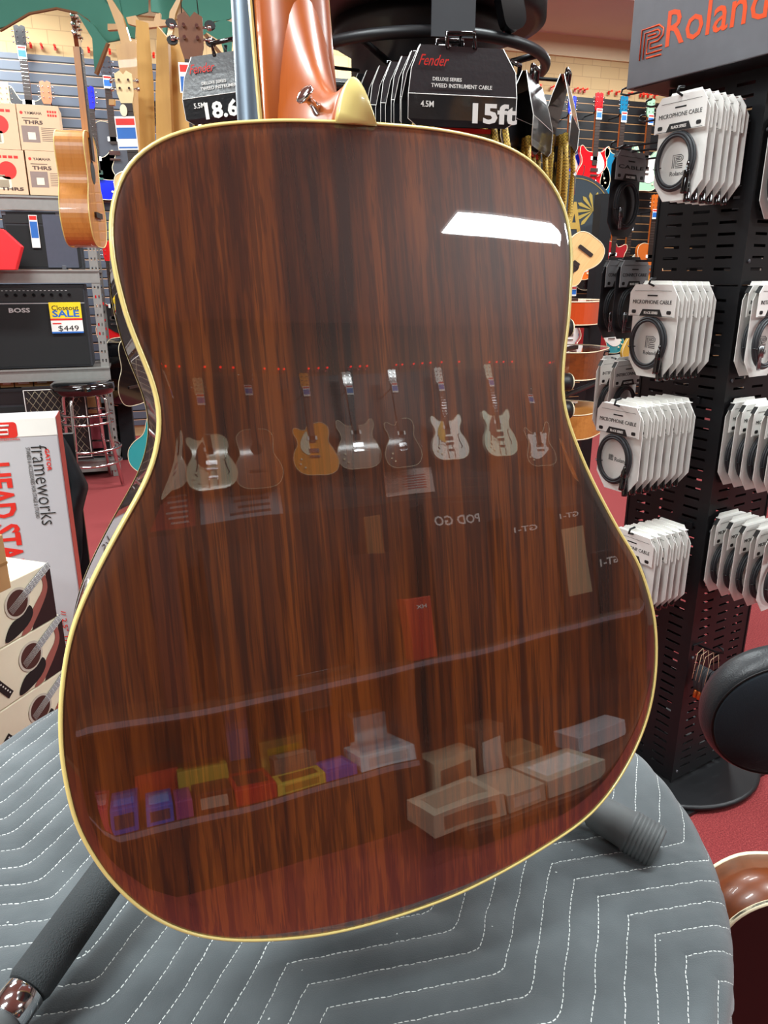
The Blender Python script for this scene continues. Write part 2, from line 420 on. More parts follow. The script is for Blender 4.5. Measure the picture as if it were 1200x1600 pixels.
def ringy(o, dy): return [(u, -dish(u, v)+dy, v) for u, v in o]
strip([ringy(inn, .0018), ringy(inn, .0002), ringy(offset(uv, .0012), .0003), ringy(offset(uv, .0003), .0010), ringy(out0, .0022), ringy(out0, .0065), ringy(inn, .0065)], CREAM, 'back_binding')
strip([ringy(offset(uv, .0004), .0065), ringy(offset(uv, .0004), .03), [(u, DEP-.035, v) for u, v in offset(uv, .0004)], [(u, DEP-.006, v) for u, v in offset(uv, .0004)]],
      wood('side_rosewood', [(.3, '1a0905'), (.5, '3c190c'), (.7, '241009')], 50, 'x', coat=1, coat_ior=1.9).m, 'sides')
strip([[(u, DEP-.006, v) for u, v in out0], [(u, DEP, v) for u, v in out0], [(u, DEP, v) for u, v in inn], [(u, DEP-.006, v) for u, v in inn]], CREAM, 'top_binding')
mb = MB(); mb.prism(inn, DEP-.004, DEP-.0005); mb.build('soundboard', SPRUCE, G)
u0 = .021
ring = MB(); ring.tube([(u0+.053*math.cos(a*PI/20), DEP, .105+.053*math.sin(a*PI/20)) for a in range(40)], .002, 6, True); ring.build('rosette', CREAM, G)
MB().prism(circle(u0, .105, .05, 32), DEP-.0005, DEP+.0003).build('sound_hole', INK, G)
MB().prism(rrect(u0-.08, u0+.08, -.085, -.055, .01), DEP, DEP+.009).build('bridge', FRET, G)
# neck : D section, back of the neck 0.10 behind the back plane
vtop = max(v for u, v in uv)
nb, nt = .098, .124
def nsec(z, hw):
    pts = [(u0-hw, nt, z), (u0-hw, nt-.006, z)]
    for k in range(9): a = PI + PI*k/8; pts.append((u0+hw*math.cos(a), nt-.006+(nt-nb-.006)*math.sin(a)*1.0, z))
    pts += [(u0+hw, nt-.006, z), (u0+hw, nt, z)]; return pts
secs = [nsec(vtop-.006, .0282), nsec(vtop+.1, .0272), nsec(vtop+.2, .0255), nsec(vtop+.33, .023), nsec(vtop+.36, .023)]
def loft(secs, close=True):
    N = len(secs[0]); mb = MB(); fs = []
    for i in range(len(secs)-1):
        for k in range(N if close else N-1): a, b = i*N+k, i*N+(k+1) % N; fs.append((a, b, b+N, a+N))
    fs += [tuple(range(N)), tuple(range((len(secs)-1)*N, len(secs)*N))]
    return mb.add([p for s in secs for p in s], fs, True)
# heel: stacked arches from the cap (y 0.004) to the neck back
def arch(y, hw, ht, z0, pw):
    pts = [(u0+.002-hw, y, z0)]
    for k in range(1, 16):
        t = -1+2*k/16; pts.append((u0+.002+hw*t, y, z0+ht*(1-abs(t)**pw)))
    pts.append((u0+.002+hw, y, z0)); return pts
z0 = vtop-.003
hs = []
for k in range(13):
    t = k/12; y = .011+t*(nb+.012-.011)
    hw = .0125+(.0275-.0125)*t**1.1; ht = .026+.012*t+.125*t**3.4
    hs.append(arch(y, hw, ht, z0, 2.0+.3*t))
neck = loft(secs); heel = loft(hs); neck.add(heel.v, heel.f, True)
neck.build('neck', MAHOG, G)
capm = MB(); c0 = arch(.0065, .0128, .0262, z0, 2.0); c1 = arch(.011, .0130, .0267, z0, 2.0); c2 = arch(.0055, .0118, .0248, z0, 2.0)
capl = loft([c2, c0, c1]); capl.build('heel_cap', CREAM, G)
MB().box(u0-.0288, u0+.0288, nt, nt+.006, vtop-.12, vtop+.36).build('fretboard', FRET, G)
nbm = MB()
for s in (-1, 1): nbm.box(u0+s*.0288-.0008, u0+s*.0288+.0008, nt-.0004, nt+.0062, vtop-.01, vtop+.36)
nbm.build('fretboard_binding', CREAM, G)
hd = [(u0-.024, vtop+.355), (u0+.024, vtop+.355), (u0+.037, vtop+.38), (u0+.041, vtop+.54), (u0+.012, vtop+.55), (u0, vtop+.54), (u0-.012, vtop+.55), (u0-.041, vtop+.54), (u0-.037, vtop+.38)]
MB().prism(hd, nt-.01, nt+.006).build('headstock', MAHOG, G)
for k in range(6):
    s = -1 if k < 3 else 1; z = vtop+.40+.05*(k % 3)
    MB().tube([(u0+s*.03, nt-.014, z), (u0+s*.055, nt-.014, z)], .004, 8).lathe([(.001, 0), (.009, .002), (.009, .014), (.001, .016)], 12, Matrix.Translation((u0+s*.052, nt-.014, z)) @ Matrix.Rotation(s*PI/2, 4, 'Y')).build('tuning_peg', CHROME, G)
# strap button on the left flank of the heel
bu_, bv_ = gplane(497, 172, -.05)
BU = Matrix.Translation((bu_, .05, bv_)) @ Vector((-.75, -.45, .5)).to_track_quat('Z', 'Y').to_matrix().to_4x4() @ Matrix.Diagonal((.95, .95, .95, 1))
MB().lathe([(.004, -.012), (.0042, .001), (.0028, .004), (.0026, .009), (.005, .0115), (.0068, .0128), (.0068, .0145), (.0045, .0156), (.001, .016)], 24, BU).build('strap_button', CHROME, G)

# ================================================================== GUITAR STAND
hub = Vector((.13, .80, 1.0))
ST = thing('guitar_stand', 'tripod guitar stand with blued steel post and foam-sleeved legs under the big guitar', 'guitar stand', (hub.x, hub.y, .885))
def loc(p): return Vector(p)-Vector((hub.x, hub.y, .885))
pb = onD(392, 182, .80); pt_ = Vector((pb.x+.0, pb.y+.0, 2.05))
MB().tube([loc((pb.x, pb.y, .98)), loc((pb.x, pb.y, 1.3)), loc(pt_)], .0148, 24).build('post', STEELB, ST)
MB().lathe([(.022, -.03), (.03, -.025), (.03, .025), (.022, .03)], 20, Matrix.Translation(loc((pb.x, pb.y, 1.0)))).build('hub_collar', BLACK, ST)
hubc = Vector((pb.x, pb.y, 1.0))
footL = onZ(-62, 1690, .905); footR = onZ(1010, 1314, .902); footB = Vector((.12, .93, .905))
def axisM(a, b):
    d = (b-a).normalized(); q = d.to_track_quat('Z', 'Y').to_matrix().to_4x4(); return Matrix.Translation(a) @ q
def leg(foot, s0, s1, foam_r, kind):
    a, b = loc(hub), loc(foot); L = (b-a).length; M = axisM(a, b)
    t = MB().tube([loc(hubc), a, b], .009, 14).build('leg', BLACKM, ST)
    if kind == 'R':
        e = L+.012
        MB().lathe([(foam_r*.8, 0), (foam_r, .006), (foam_r, e-.080), (foam_r*.93, e-.077)], 28, M @ Matrix.Translation((0, 0, .0))).build('foam_sleeve', FOAM, t)
        MB().lathe([(.012, e-.078), (.0142, e-.076), (.0142, e-.070), (.0125, e-.066)], 24, M).build('ring', BLACKG, t)
        pr = [(.0128, e-.068), (.0165, e-.064), (.0185, e-.030)]
        for k in range(7): z = e-.029+k*.0037; pr += [(.0200, z), (.0200, z+.0023), (.0190, z+.0026), (.0190, z+.0035)]
        pr += [(.0205, e-.004), (.017, e)]
        MB().lathe(pr, 28, M).build('rubber_foot', RUBBER, t)
    elif kind == 'L':
        MB().lathe([(foam_r*.8, 0), (foam_r, .006), (foam_r, L-.064), (foam_r*.9, L-.060)], 28, M).build('foam_sleeve', FOAM, t)
        MB().lathe([(.0125, L-.06), (.0150, L-.058), (.0150, L-.040), (.0125, L-.038)], 28, M).build('chrome_ring', CHROME, t)
        MB().lathe([(.0125, L-.04), (.018, L-.034), (.019, L), (.0165, L+.004)], 28, M).build('rubber_foot', RUBBER, t)
    else:
        MB().lathe([(.012, L-.03), (.018, L-.02), (.019, L), (.016, L+.004)], 20, M).build('rubber_foot', RUBBER, t)
leg(footL, 0, 1, .0165, 'L'); leg(footR, 0, 1, .0158, 'R'); leg(footB, 0, 1, .012, 'B')
for s in (-1, 1):   # cradle arms carrying the body
    m = MB().tube([loc((pb.x, pb.y, 1.0)), loc((pb.x+s*.05, .70, .995)), loc((pb.x+s*.09, .52, .992)), loc((pb.x+s*.09, .425, .988))], .008, 12)
    m.build('cradle_arm', FOAM, ST)

# ================================================================== TABLE UNDER A QUILTED BLANKET
TZ = .885; TC = Vector((.12, .60, 0)); TR = .372
T = thing('round_table', 'round pedestal table hidden under the grey quilted blanket', 'table', (TC.x, TC.y, 0))
MB().lathe([(TR-.02, .845), (TR-.012, .85), (TR-.012, .868), (TR-.02, .872)], 64).build('tabletop', BLACK, T)
MB().lathe([(.035, .03), (.035, .845)], 24).build('pedestal', BLACKM, T)
MB().lathe([(.26, 0), (.26, .01), (.06, .035), (.035, .05)], 40).build('base', BLACKM, T)
NA = 300; prof = []
r = 0.0
rr = [0]+[.004+i*.0042 for i in range(86)]
for r in rr:
    if r < TR-.012: prof.append((r, TZ))
er = .022
arc0 = prof[-1][0]
for k in range(1, 8): a = PI/2*k/8; prof.append((arc0+er*math.sin(a), TZ-er*(1-math.cos(a))))
for k in range(0, 40): prof.append((arc0+er+.0006*k, TZ-er-.013*k))
vs = []; uvs = []; arc = 0
def tri(s):   # zigzag of the quilting in the table's room coordinates
    f = ((s-.478)/.236) % 1.0; return (2*f if f < .5 else 2-2*f)*.069
def wq(x, y):
    s = .912*x+.41*y; t = .41*x-.912*y; return (t+.308-tri(s))/.0258
for i, (r, z) in enumerate(prof):
    if i: arc += math.hypot(r-prof[i-1][0], z-prof[i-1][1])
    for k in range(NA):
        a = 2*PI*k/NA; flat = z > TZ-.001
        back = max(0, math.cos(a-R_(150)))**2*.028*min(1, arc/TR)**6
        ux, uy = TC.x+(arc+back)*math.cos(a), TC.y+(arc+back)*math.sin(a)
        drop = max(0, TZ-er-z)
        fold = .022*math.sin(5*a+.7)*min(1, drop/.35)+.010*math.sin(11*a)*min(1, drop/.2)
        rad = r+back+fold
        w = wq(ux, uy); puff = .0030*abs(math.sin(PI*w))**.6
        soft = .003*math.sin(9*ux+2)*math.cos(7*uy)
        x, y, zz = rad*math.cos(a), rad*math.sin(a), z+soft
        if drop > 0: x += puff*math.cos(a); y += puff*math.sin(a)
        else: zz += puff
        vs.append((x, y, zz)); uvs.append((ux, uy))
fs = []
for i in range(len(prof)-1):
    for k in range(NA): a, b = i*NA+k, i*NA+(k+1) % NA; fs.append((a, b, b+NA, a+NA))
bq = MB().add(vs, fs, True)
# shader: dark slate microfibre, white dashed stitching along the zigzag
g = NG('quilted_fabric', rough=.93)
uvn = g.nt.nodes.new('ShaderNodeUVMap'); uvn.uv_map = 'UVMap'
o_ = g.sep(uvn.outputs[0]); X, Y = o_[0], o_[1]
wob = g.math('MULTIPLY', g.math('SUBTRACT', g.noise(uvn.outputs[0], 22, 2), .5), .006)
s_ = g.math('ADD', g.math('ADD', g.math('MULTIPLY', X, .912), g.math('MULTIPLY', Y, .41)), wob)
t_ = g.math('ADD', g.math('SUBTRACT', g.math('MULTIPLY', X, .41), g.math('MULTIPLY', Y, .912)), wob)
f_ = g.math('FRACT', g.math('ADD', g.math('DIVIDE', g.math('SUBTRACT', s_, .478), .236), 10.0))
pp = g.math('ABSOLUTE', g.math('SUBTRACT', f_, .5))            # .5 at ends, 0 mid
tr_ = g.math('MULTIPLY', g.math('SMOOTH_MIN', g.math('SUBTRACT', 1.0, g.math('MULTIPLY', pp, 2)), .97, .08), .069)
w_ = g.math('DIVIDE', g.math('SUBTRACT', g.math('ADD', t_, .308), tr_), .0258)
fw = g.math('FRACT', g.math('ADD', w_, .5)); dist = g.math('ABSOLUTE', g.math('SUBTRACT', fw, .5))   # 0 on the seam
thread = g.math('LESS_THAN', dist, .0155)
dash = g.math('LESS_THAN', g.math('FRACT', g.math('DIVIDE', s_, .0040)), .68)
mask = g.math('MULTIPLY', thread, dash)
base = g.ramp(g.noise(uvn.outputs[0], 7, 4, .6), [(.3, '3a4043'), (.55, '4b5154'), (.75, '5c6265')])
lint = g.math('GREATER_THAN', g.noise(uvn.outputs[0], 160, 1), .80)
base = g.mix(lint, base, 'b8bdbb'); g.color(g.mix(mask, base, 'cfd3d0'))
hh = g.math('POWER', g.math('MINIMUM', g.math('MULTIPLY', dist, 6), 1.0), .5)
g.bump(g.math('ADD', g.math('MULTIPLY', hh, .7), g.math('MULTIPLY', g.noise(uvn.outputs[0], 900, 2), .25)), .0016, .8)
g.b.inputs['Sheen Weight'].default_value = .25
Q = bq.build('quilted_blanket', g.m); Q.location = (TC.x, TC.y, 0)
ul = Q.data.uv_layers.new(name='UVMap')
for lp in Q.data.loops: ul.data[lp.index].uv = uvs[lp.vertex_index]
tag(Q, 'slate grey quilted moving blanket with white zigzag stitching draped over the round table', 'blanket')

# ================================================================== GREY CABLE TOWER
TWC = onZ(1048, 1222, .03); TA = R_(-14); TW = .25
DV = Vector((math.sin(TA), math.cos(TA), 0)); MV = Vector((math.cos(TA), -math.sin(TA), 0))   # along left face, along right face
# local frame: origin at near corner, +X along right face, +Y along left face (away)
THETA = -TA; TH = 1.80
TT = thing('cable_display_tower', 'tall black slotted metal tower with grey sign header holding carded cables', 'display rack', (TWC.x, TWC.y, 0), -TA*-1)
TT.rotation_euler = (0, 0, math.atan2(MV.y, MV.x))
def slotted(w, z0, z1, cols=3, pitch=.0255, sw=.044, sh=.0065):
    xs = [0]; gap = (w-cols*sw)/(cols+1)
    for c in range(cols): xs += [gap+c*(sw+gap), gap+c*(sw+gap)+sw]
    xs.append(w); zs = [z0]; z = z0+.03
    while z+sh < z1-.02: zs += [z, z+sh]; z += pitch
    zs.append(z1); mb = MB(); vs = [(x, 0, z) for z in zs for x in xs]; nx = len(xs); fs = []
    for j in range(len(zs)-1):
        for i in range(nx-1):
            if i % 2 == 1 and j % 2 == 1: continue
            a = j*nx+i; fs.append((a, a+1, a+nx+1, a+nx))
    return mb.add(vs, fs)
seam = .62*TH+.24
for (M, nm) in ((Matrix.Identity(4), 'right'), (Matrix.Rotation(PI/2, 4, 'Z'), 'left'), (Matrix.Translation((0, TW, 0)), 'back'), (Matrix.Translation((TW, 0, 0)) @ Matrix.Rotation(PI/2, 4, 'Z'), 'far')):
    for (z0, z1) in ((.035, 1.375), (1.38, TH+.02)):
        p = slotted(TW, z0, z1).build('slotted_panel', BLACKM, TT); p.matrix_local = M
        md = p.modifiers.new('thick', 'SOLIDIFY'); md.thickness = .0018; md.offset = 0
cp = MB()
for x in (0, TW):
    for y in (0, TW): cp.box(x-.003, x+.003, y-.003, y+.003, .03, TH+.02)
cp.build('corner_post', BLACKM, TT)
for z in (.06, .42, .78, 1.16, 1.33, 1.43, 1.7):
    for (x, y, M) in ((.018, -.001, Matrix.Rotation(PI/2, 4, 'X')),):
        MB().lathe([(.0045, 0), (.0045, .002), (.002, .0035)], 10, Matrix.Translation((x, y, z)) @ M).build('rivet', DGREY, TT)
MB().lathe([(.27, .012), (.27, .020), (.262, .024)], 48, Matrix.Translation((TW/2, TW/2, 0))).build('turntable_disc', BLACKM, TT)
MB().box(-.06, TW+.09, -.10, TW+.05, .001, .011).build('base_plate', BLACKM, TT)
# header: sign box, sticks out past the left face
hx0 = -.11; HZ0, HZ1 = 1.825, 2.035
q1 = onD(978, 128, 1.0)-O
HD = MB().box(-.07, TW+.07, -.16, TW+.075, HZ0, HZ1).build('header_box', SIGNG, TT, bevel=.002)
MB().box(-.066, TW+.066, -.156, TW+.056, HZ0-.0015, HZ0+.001).build('header_underside', BLACKM, TT)
HM = Matrix.Translation((-.0705, TW+.07, HZ0)) @ Matrix.Rotation(-PI/2, 4, 'Z')     # face towards local -X: text x runs to local -Y
lt = text_mb([('Roland', .221, .102, .245, .072, 0, .006)]); lt.build('lettering', ORANGE, TT).matrix_local = HM
def roland_logo(mb, x, z, s, r=.0022, y=-.0006):
    """the square maze-like R emblem drawn with strokes, s = size"""
    P = [[(0, 0), (0, 1), (.78, 1), (1, .84), (1, .62), (.8, .48), (.45, .48), (.45, .30), (1.0, .30)], [(.16, 0), (.16, .86), (.74, .86), (.85, .78), (.85, .68), (.74, .62), (.32, .62), (.30, .15), (1.0, .15)], [(.32, 0), (.32, 0.02), (1.0, 0.0)], [(.30, .74), (.68, .74)]]
    for p in P: mb.tube([(x+a*s, y, z+b*s) for a, b in p], r, 4)
    return mb
roland_logo(MB(), .028, .055, .062, .0019).build('emblem', ORANGE, TT).matrix_local = HM
# hooks
def hook_mb(L):
    m = MB().tube([(0, .004, 0), (0, -L+.02, .004), (0, -L, .010), (0, -L+.004, .020), (0, -L+.02, .022)], .0026, 8)
    return m
HOOKT = math.atan2(MV.y, MV.x)
def local_to_world(x, y, z): return Vector((TWC.x, TWC.y, 0)) + MV*x + DV*y + Vector((0, 0, z))
hk0 = {}
def hook(face, along, z, L, label):
    """face 'L' points to -MV, 'R' to -DV, 'B' to +DV"""
    if face == 'L': p = local_to_world(-.001, along, z); a = math.atan2(MV.y, MV.x)-PI/2
    elif face == 'R': p = local_to_world(along, -.001, z); a = math.atan2(MV.y, MV.x)
    else: p = local_to_world(along, TW+.001, z); a = math.atan2(MV.y, MV.x)+PI
    key = round(L, 3)
    if key not in hk0:
        t = thing('display_hook', label, 'hook', p, a, 'tower hooks'); hook_mb(L).build('wire', BLACKM, t)
        MB().box(-.022, .022, -.003, .001, -.010, .006).build('bracket', BLACKM, t); hk0[key] = t
    else: t = dup(hk0[key], p, a, label)
    return p, a
# ---- carded cable: local frame, hole at origin, faces -Y, hangs down
def octo(w, h, c, top=0): return [(-w/2, top-c*1.6), (-w/2+c, top), (w/2-c, top), (w/2, top-c*1.6), (w/2, top-h+c*1.4), (w/2-c*1.1, top-h), (-w/2+c*1.1, top-h), (-w/2, top-h+c*1.4)]
TEXTS = {}
def coil(mb, rx, rz, cx, cz, y, r=.0032, n=4, seg=40):
    for k in range(n):
        a = k*.0026
        mb.tube([(cx+(rx-a*1.2)*math.cos(2*PI*i/seg+k), y-.004*(k % 2)+.001*math.sin(5*i/seg), cz+(rz-a)*math.sin(2*PI*i/seg+k)) for i in range(seg)], r, 7, True)
    return mb
def xlr(mb, x, z, y, L=.05, r=.0072, rot=0):
    M = Matrix.Translation((x, y, z)) @ Matrix.Rotation(rot, 4, 'Y') @ Matrix.Rotation(PI, 4, 'X')
    return mb.lathe([(.003, -.012), (.0045, 0), (r*.8, .004), (r, .008), (r, .018), (r*.9, .020), (r, .022), (r, L-.008), (r*1.05, L-.006), (r*1.05, L), (r*.4, L+.001)], 14, M)
def make_pack(label, name1='MICROPHONE CABLE', plug='xlr', w=.125, front=True, cat='cable pack', logo='stack', grp=None, dark=False):
    t = thing('carded_cable', label, cat, (0, 0, 0), 0, grp)
    body = octo(w, .215, .026, .012)
    cm = mat('dark_card', '2c2c30', .35) if dark else WHITE
    MB().prism(body, .0, .0016).build('card', cm, t)
    hp = [(-w/2-.001, -.066), (-w/2-.001, -.014), (-w/2+.012, .004), (w/2-.012, .004), (w/2+.001, -.014), (w/2+.001, -.066)]
    MB().prism(hp, -.014, -.0125).box(-w/2+.012, w/2-.012, -.0135, .001, .002, .0035).build('header_fold', cm if not dark else mat('silver_card', '9a9a9c', .3), t)
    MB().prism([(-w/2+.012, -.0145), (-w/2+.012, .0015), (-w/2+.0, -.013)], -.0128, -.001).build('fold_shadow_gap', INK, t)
    MB().prism([(-.032, -.0655), (-.024, -.050), (.024, -.050), (.032, -.0655)], -.0146, -.0141).build('black_badge', INK, t)
    key = name1+str(front)
    if key not in TEXTS:
        its = [(name1, 0, -.034, w*.86, .0085, -.0143, 0)]
        TEXTS[key] = text_mb(its).add([], []); TEXTS[key].box(-.014, .014, -.0145, -.0141, -.0215, -.0185).box(-w/2+.004, w/2-.004, -.0145, -.0141, -.0648, -.0641).box(-w/2+.012, w/2-.012, -.0145, -.0141, -.0100, -.0094)
        TEXTS[key].prism(rrect(-w/2+.008, -w/2+.020, -.060, -.052, .003), -.0146, -.0141).prism(rrect(w/2-.020, w/2-.008, -.060, -.052, .003), -.0146, -.0141)
    TEXTS[key].build('lettering', INK if not dark else INK, t)
    if 'bs' not in TEXTS: TEXTS['bs'] = text_mb([('BLACK SERIES', 0, -.0575, .038, .006, -.0149, .02)])
    TEXTS['bs'].build('badge_lettering', WHITE, t)
    coil(MB(), .050, .058, -.004, -.125, -.010).build('cable', CABLE, t)
    MB().tube([(-.058, -.012, -.135), (-.05, -.018, -.137), (-.036, -.012, -.135)], .0012, 5).build('cable_tie', BLACK, t)
    pm = MB()
    if plug == 'xlr':
        xlr(pm, .036, -.140, -.016, .052, rot=R_(4)); xlr(pm, .030, -.160, -.006, .048, rot=R_(-6))
    else:
        for x in (-.034, -.028): pm.lathe([(.003, 0), (.0058, .004), (.0058, .026), (.003, .028), (.0031, .050), (.001, .056)], 12, Matrix.Translation((x, -.016, -.13)) @ Matrix.Rotation(PI, 4, 'X'))
    pm.build('connector', BLACKG if plug == 'xlr' else mat('plug_metal', '8a8c90', .25, metal=1), t)
    if front:
        k2 = 'lg'+logo
        if k2 not in TEXTS:
            if logo == 'stack':
                lm = text_mb([('Roland', -.004, -.148, .034, .009, -.0006)]); roland_logo(lm, -.017, -.137, .026, .0008)
            else:
                lm = text_mb([('Roland', .008, -.128, .036, .010, -.0006)]); roland_logo(lm, -.028, -.132, .013, .0006)
            TEXTS[k2] = lm
        TEXTS[k2].build('card_logo', GREYINK, t)
    return t
ords = ['first', 'second', 'third', 'fourth', 'fifth', 'sixth', 'seventh', 'eighth', 'ninth']
def pack_row(face, along, z, L, n, name1, plug, logo, desc, spread=.026, tiltj=.05, tip=.03, extra=True, wy=.125, dark=False):
    p, a = hook(face, along, z, L, 'black wire hook carrying %s' % desc)
    od = Vector((math.sin(a), -math.cos(a), 0))
    base = None
    for k in range(n):
        q = p + od*(L-tip-k*spread) + Vector((0, 0, .004-.0004*k))
        rz = a + random.uniform(-tiltj, tiltj)
        lab = ('front card of %s' % desc) if k == 0 else '%s card back from the front of %s' % (ords[k], desc)
        if k == 0: f = make_pack(lab, name1, plug, logo=logo, grp=desc, w=wy, dark=dark); f.location = q; f.rotation_euler = (0, 0, a)
        elif k == 1: base = make_pack(lab, name1, plug, front=False, grp=desc, w=wy, dark=dark); base.location = q; base.rotation_euler = (0, 0, rz)
        else: dup(base, q, rz, lab)
def zface(px, py, face):   # height on a face at this pixel
    nrm = MV if face == 'L' else DV
    d = ray(px, py); s = nrm.dot(TWC-O)/nrm.dot(d); return (O+d*s).z
ZR1, ZR2, ZR3, ZR4 = zface(1125, 150, 'L'), zface(1087, 438, 'L'), zface(1060, 612, 'L'), zface(1038, 800, 'L')
pack_row('L', .08, ZR1-.028, .185, 6, 'MICROPHONE CABLE', 'xlr', 'stack', 'the top left-side hook of white microphone cables')
pack_row('L', .085, ZR2-.016, .205, 6, 'MICROPHONE CABLE', 'xlr', 'stack', 'the second left-side hook of white microphone cables')
pack_row('L', .085, ZR3-.012, .28, 8, 'MICROPHONE CABLE', 'xlr', 'line', 'the third left-side hook of white microphone cables')
pack_row('L', .06, ZR4-.010, .215, 6, 'MICROPHONE CABLE', 'xlr', 'line', 'the fourth left-side hook of white microphone cables')
pack_row('R', .075, zface(1190, 185, 'R'), .06, 2, 'INSTRUMENT CABLE', 'jack', 'stack', 'the top right-side hook of white instrument cables', spread=.022)
pack_row('R', .058, zface(1180, 450, 'R'), .07, 2, 'INSTRUMENT CABLE', 'jack', 'stack', 'the second right-side hook of white instrument cables')
pack_row('R', .065, zface(1170, 627, 'R'), .19, 6, 'MICROPHONE CABLE', 'xlr', 'line', 'the third right-side hook of white microphone cables', spread=.030)
pack_row('R', .068, zface(1150, 800, 'R'), .185, 5, 'MICROPHONE CABLE', 'xlr', 'line', 'the fourth right-side hook of white microphone cables', spread=.036)
# short patch cables hung from two low hooks
p, a = hook('R', .035, zface(1090, 1008, 'R'), .075, 'black wire hook carrying the braided patch cables')
od = Vector((math.sin(a), -math.cos(a), 0)); P0 = None
for k in range(4):
    q = p + od*(.062-.015*k)
    if P0 is None:
        t = thing('patch_cable', '', 'patch cable', q, a, 'braided patch cables'); P0 = t
        MB().tube([(0, 0, 0), (-.030, 0, -.006), (-.046, -.002, -.075)], .0007, 4).tube([(0, 0, 0), (.012, 0, -.06)], .0007, 4).build('card_edge', TAN, t)
        m = MB()
        for j in range(3): m.tube([(-.01+.016*math.cos(a_*.5)*(1+.1*j), -.004*j, -.085+.036*math.sin(a_*.5)) for a_ in range(13)], .0034, 7, True)
        m.build('braided_cable', mat('braid', '2a2c30', .7, var=.9, scale=500), t)
        MB().lathe([(.004, 0), (.006, .004), (.006, .022), (.003, .024)], 12, Matrix.Translation((-.02, -.006, -.115)) @ Matrix.Rotation(R_(195), 4, 'Y')).build('jack', mat('copper_plug', 'c56a35', .3, metal=.8), t)
        MB().lathe([(.003, 0), (.005, .003), (.005, .02), (.0025, .022)], 12, Matrix.Translation((.006, -.006, -.115)) @ Matrix.Rotation(R_(190), 4, 'Y')).build('jack', BLACK, t)
    else: t = dup(P0, q, a + .1*(k-1.5))
    t['label'] = ['front', 'second', 'third', 'rearmost'][k] + ' black braided patch cable on the lowest hook of the tower'
# empty hooks and packs on the far side
for k, (al, z, L) in enumerate(((.05, zface(1025, 166, 'L')+.05, .20), (.10, zface(1025, 172, 'L')+.03, .16), (.15, zface(1025, 180, 'L')+.02, .22), (.20, zface(1022, 190, 'L')+.0, .17), (.06, zface(1018, 203, 'L')-.02, .23), (.12, zface(1018, 215, 'L')-.03, .21))):
    hook('B', al, z, L, ords[k]+' from the top of the empty black hooks left of the tower')
def back_row(al, z, L, n, nm, desc, dark, plug='jack'):
    p, a = hook('B', al, z, L, 'black wire hook carrying %s' % desc)
    od = Vector((math.sin(a), -math.cos(a), 0)); 
    for k in range(n):
        q = p + od*(L-.03-.05*k); t = make_pack('%s card from the tip of %s' % (ords[k], desc), nm, plug, dark=dark, grp=desc if n > 1 else None, logo='line', front=False); t.location = q; t.rotation_euler = (0, 0, a+PI+R_(6))
back_row(.03, zface(1010, 225, 'L')-.01, .17, 1, 'CABLE', 'the dark carded cable hook behind the tower', True)
back_row(.06, zface(1005, 395, 'L')-.02, .20, 2, 'CONNECT CABLE', 'the hook of connect cables behind the tower', True)
back_row(.05, zface(1000, 565, 'L')-.01, .18, 2, 'INTERCONNECT', 'the hook of interconnect cables behind the tower', False)

# ================================================================== SPINNER RACK WITH BLACK-HEADED CABLES
SPC = onD(655, 90, 1.42); SX, SY = SPC.x, SPC.y
S = thing('cable_spinner', 'black round spinner rack with a tube ring, behind the big guitar neck', 'display rack', (SX, SY, 0))
MB().lathe([(.03, .02), (.03, 2.2)], 24).build('pole', BLACKM, S)
MB().lathe([(.25, 0), (.25, .015), (.05, .03)], 48).build('base', BLACKM, S)
MB().lathe([(.215, 1.845), (.235, 1.85), (.235, 1.93), (.20, 1.95), (.20, 2.15)], 64).build('top_drum', BLACKM, S)
MB().lathe([(.12, 1.70), (.13, 1.72), (.13, 1.80), (.165, 1.82), (.165, 1.845)], 48).build('hub', BLACK, S)
ringr = .238
MB().tube([(ringr*math.cos(2*PI*k/64), ringr*math.sin(2*PI*k/64), 1.775) for k in range(64)], .0095, 14, True).build('ring_tube', BLACKM, S)
for k in range(4):
    a = PI/4+k*PI/2; MB().tube([(.12*math.cos(a), .12*math.sin(a), 1.76), (ringr*math.cos(a), ringr*math.sin(a), 1.775)], .006, 8).build('spoke', BLACKM, S)
av = math.atan2(-SPC.y, -SPC.x)   # towards the viewer
bd = Vector((math.cos(av+.22), math.sin(av+.22), 0))
bm_ = Matrix.Translation(bd*(ringr+.008)) @ Matrix.Rotation(math.atan2(bd.x, -bd.y), 4, 'Z')
MB().box(-.036, .036, -.003, .001, 1.765, 1.825, bm_).box(-.036, .036, -.003, .016, 1.822, 1.826, bm_).build('bracket_plate', mat('plate_grey', '3a3c40', .5), S)
for p1, p2 in (((719, 72, 1.0), (600, 120, 1.38)), ((353, 86, 1.06), (560, 110, 1.36)), ((832, 122, 1.12), (720, 110, 1.36)), ((884, 126, 1.24), (740, 115, 1.40)), ((800, 116, 1.09), (700, 112, 1.36))):
    A_, B2 = onD(*p1)-Vector((SX, SY, 0)), onD(*p2)-Vector((SX, SY, 0)); MB().tube([A_+Vector((0, 0, .012)), A_, B2], .003, 8).build('display_arm', BLACKM, S)
kn = onD(797, 12, 1.22)
MB().prism(rrect(-.02, .02, -.035, .035, .018), -.012, .012, Matrix.Translation((kn.x-SX, kn.y-SY, kn.z)) @ Matrix.Rotation(-.3, 4, 'Y')).build('clip_knob', BLACKG, S)
HK = mat('glossy_header_card', '1a1b1e', .28, coat=.7, bump=.15, bscale=150)
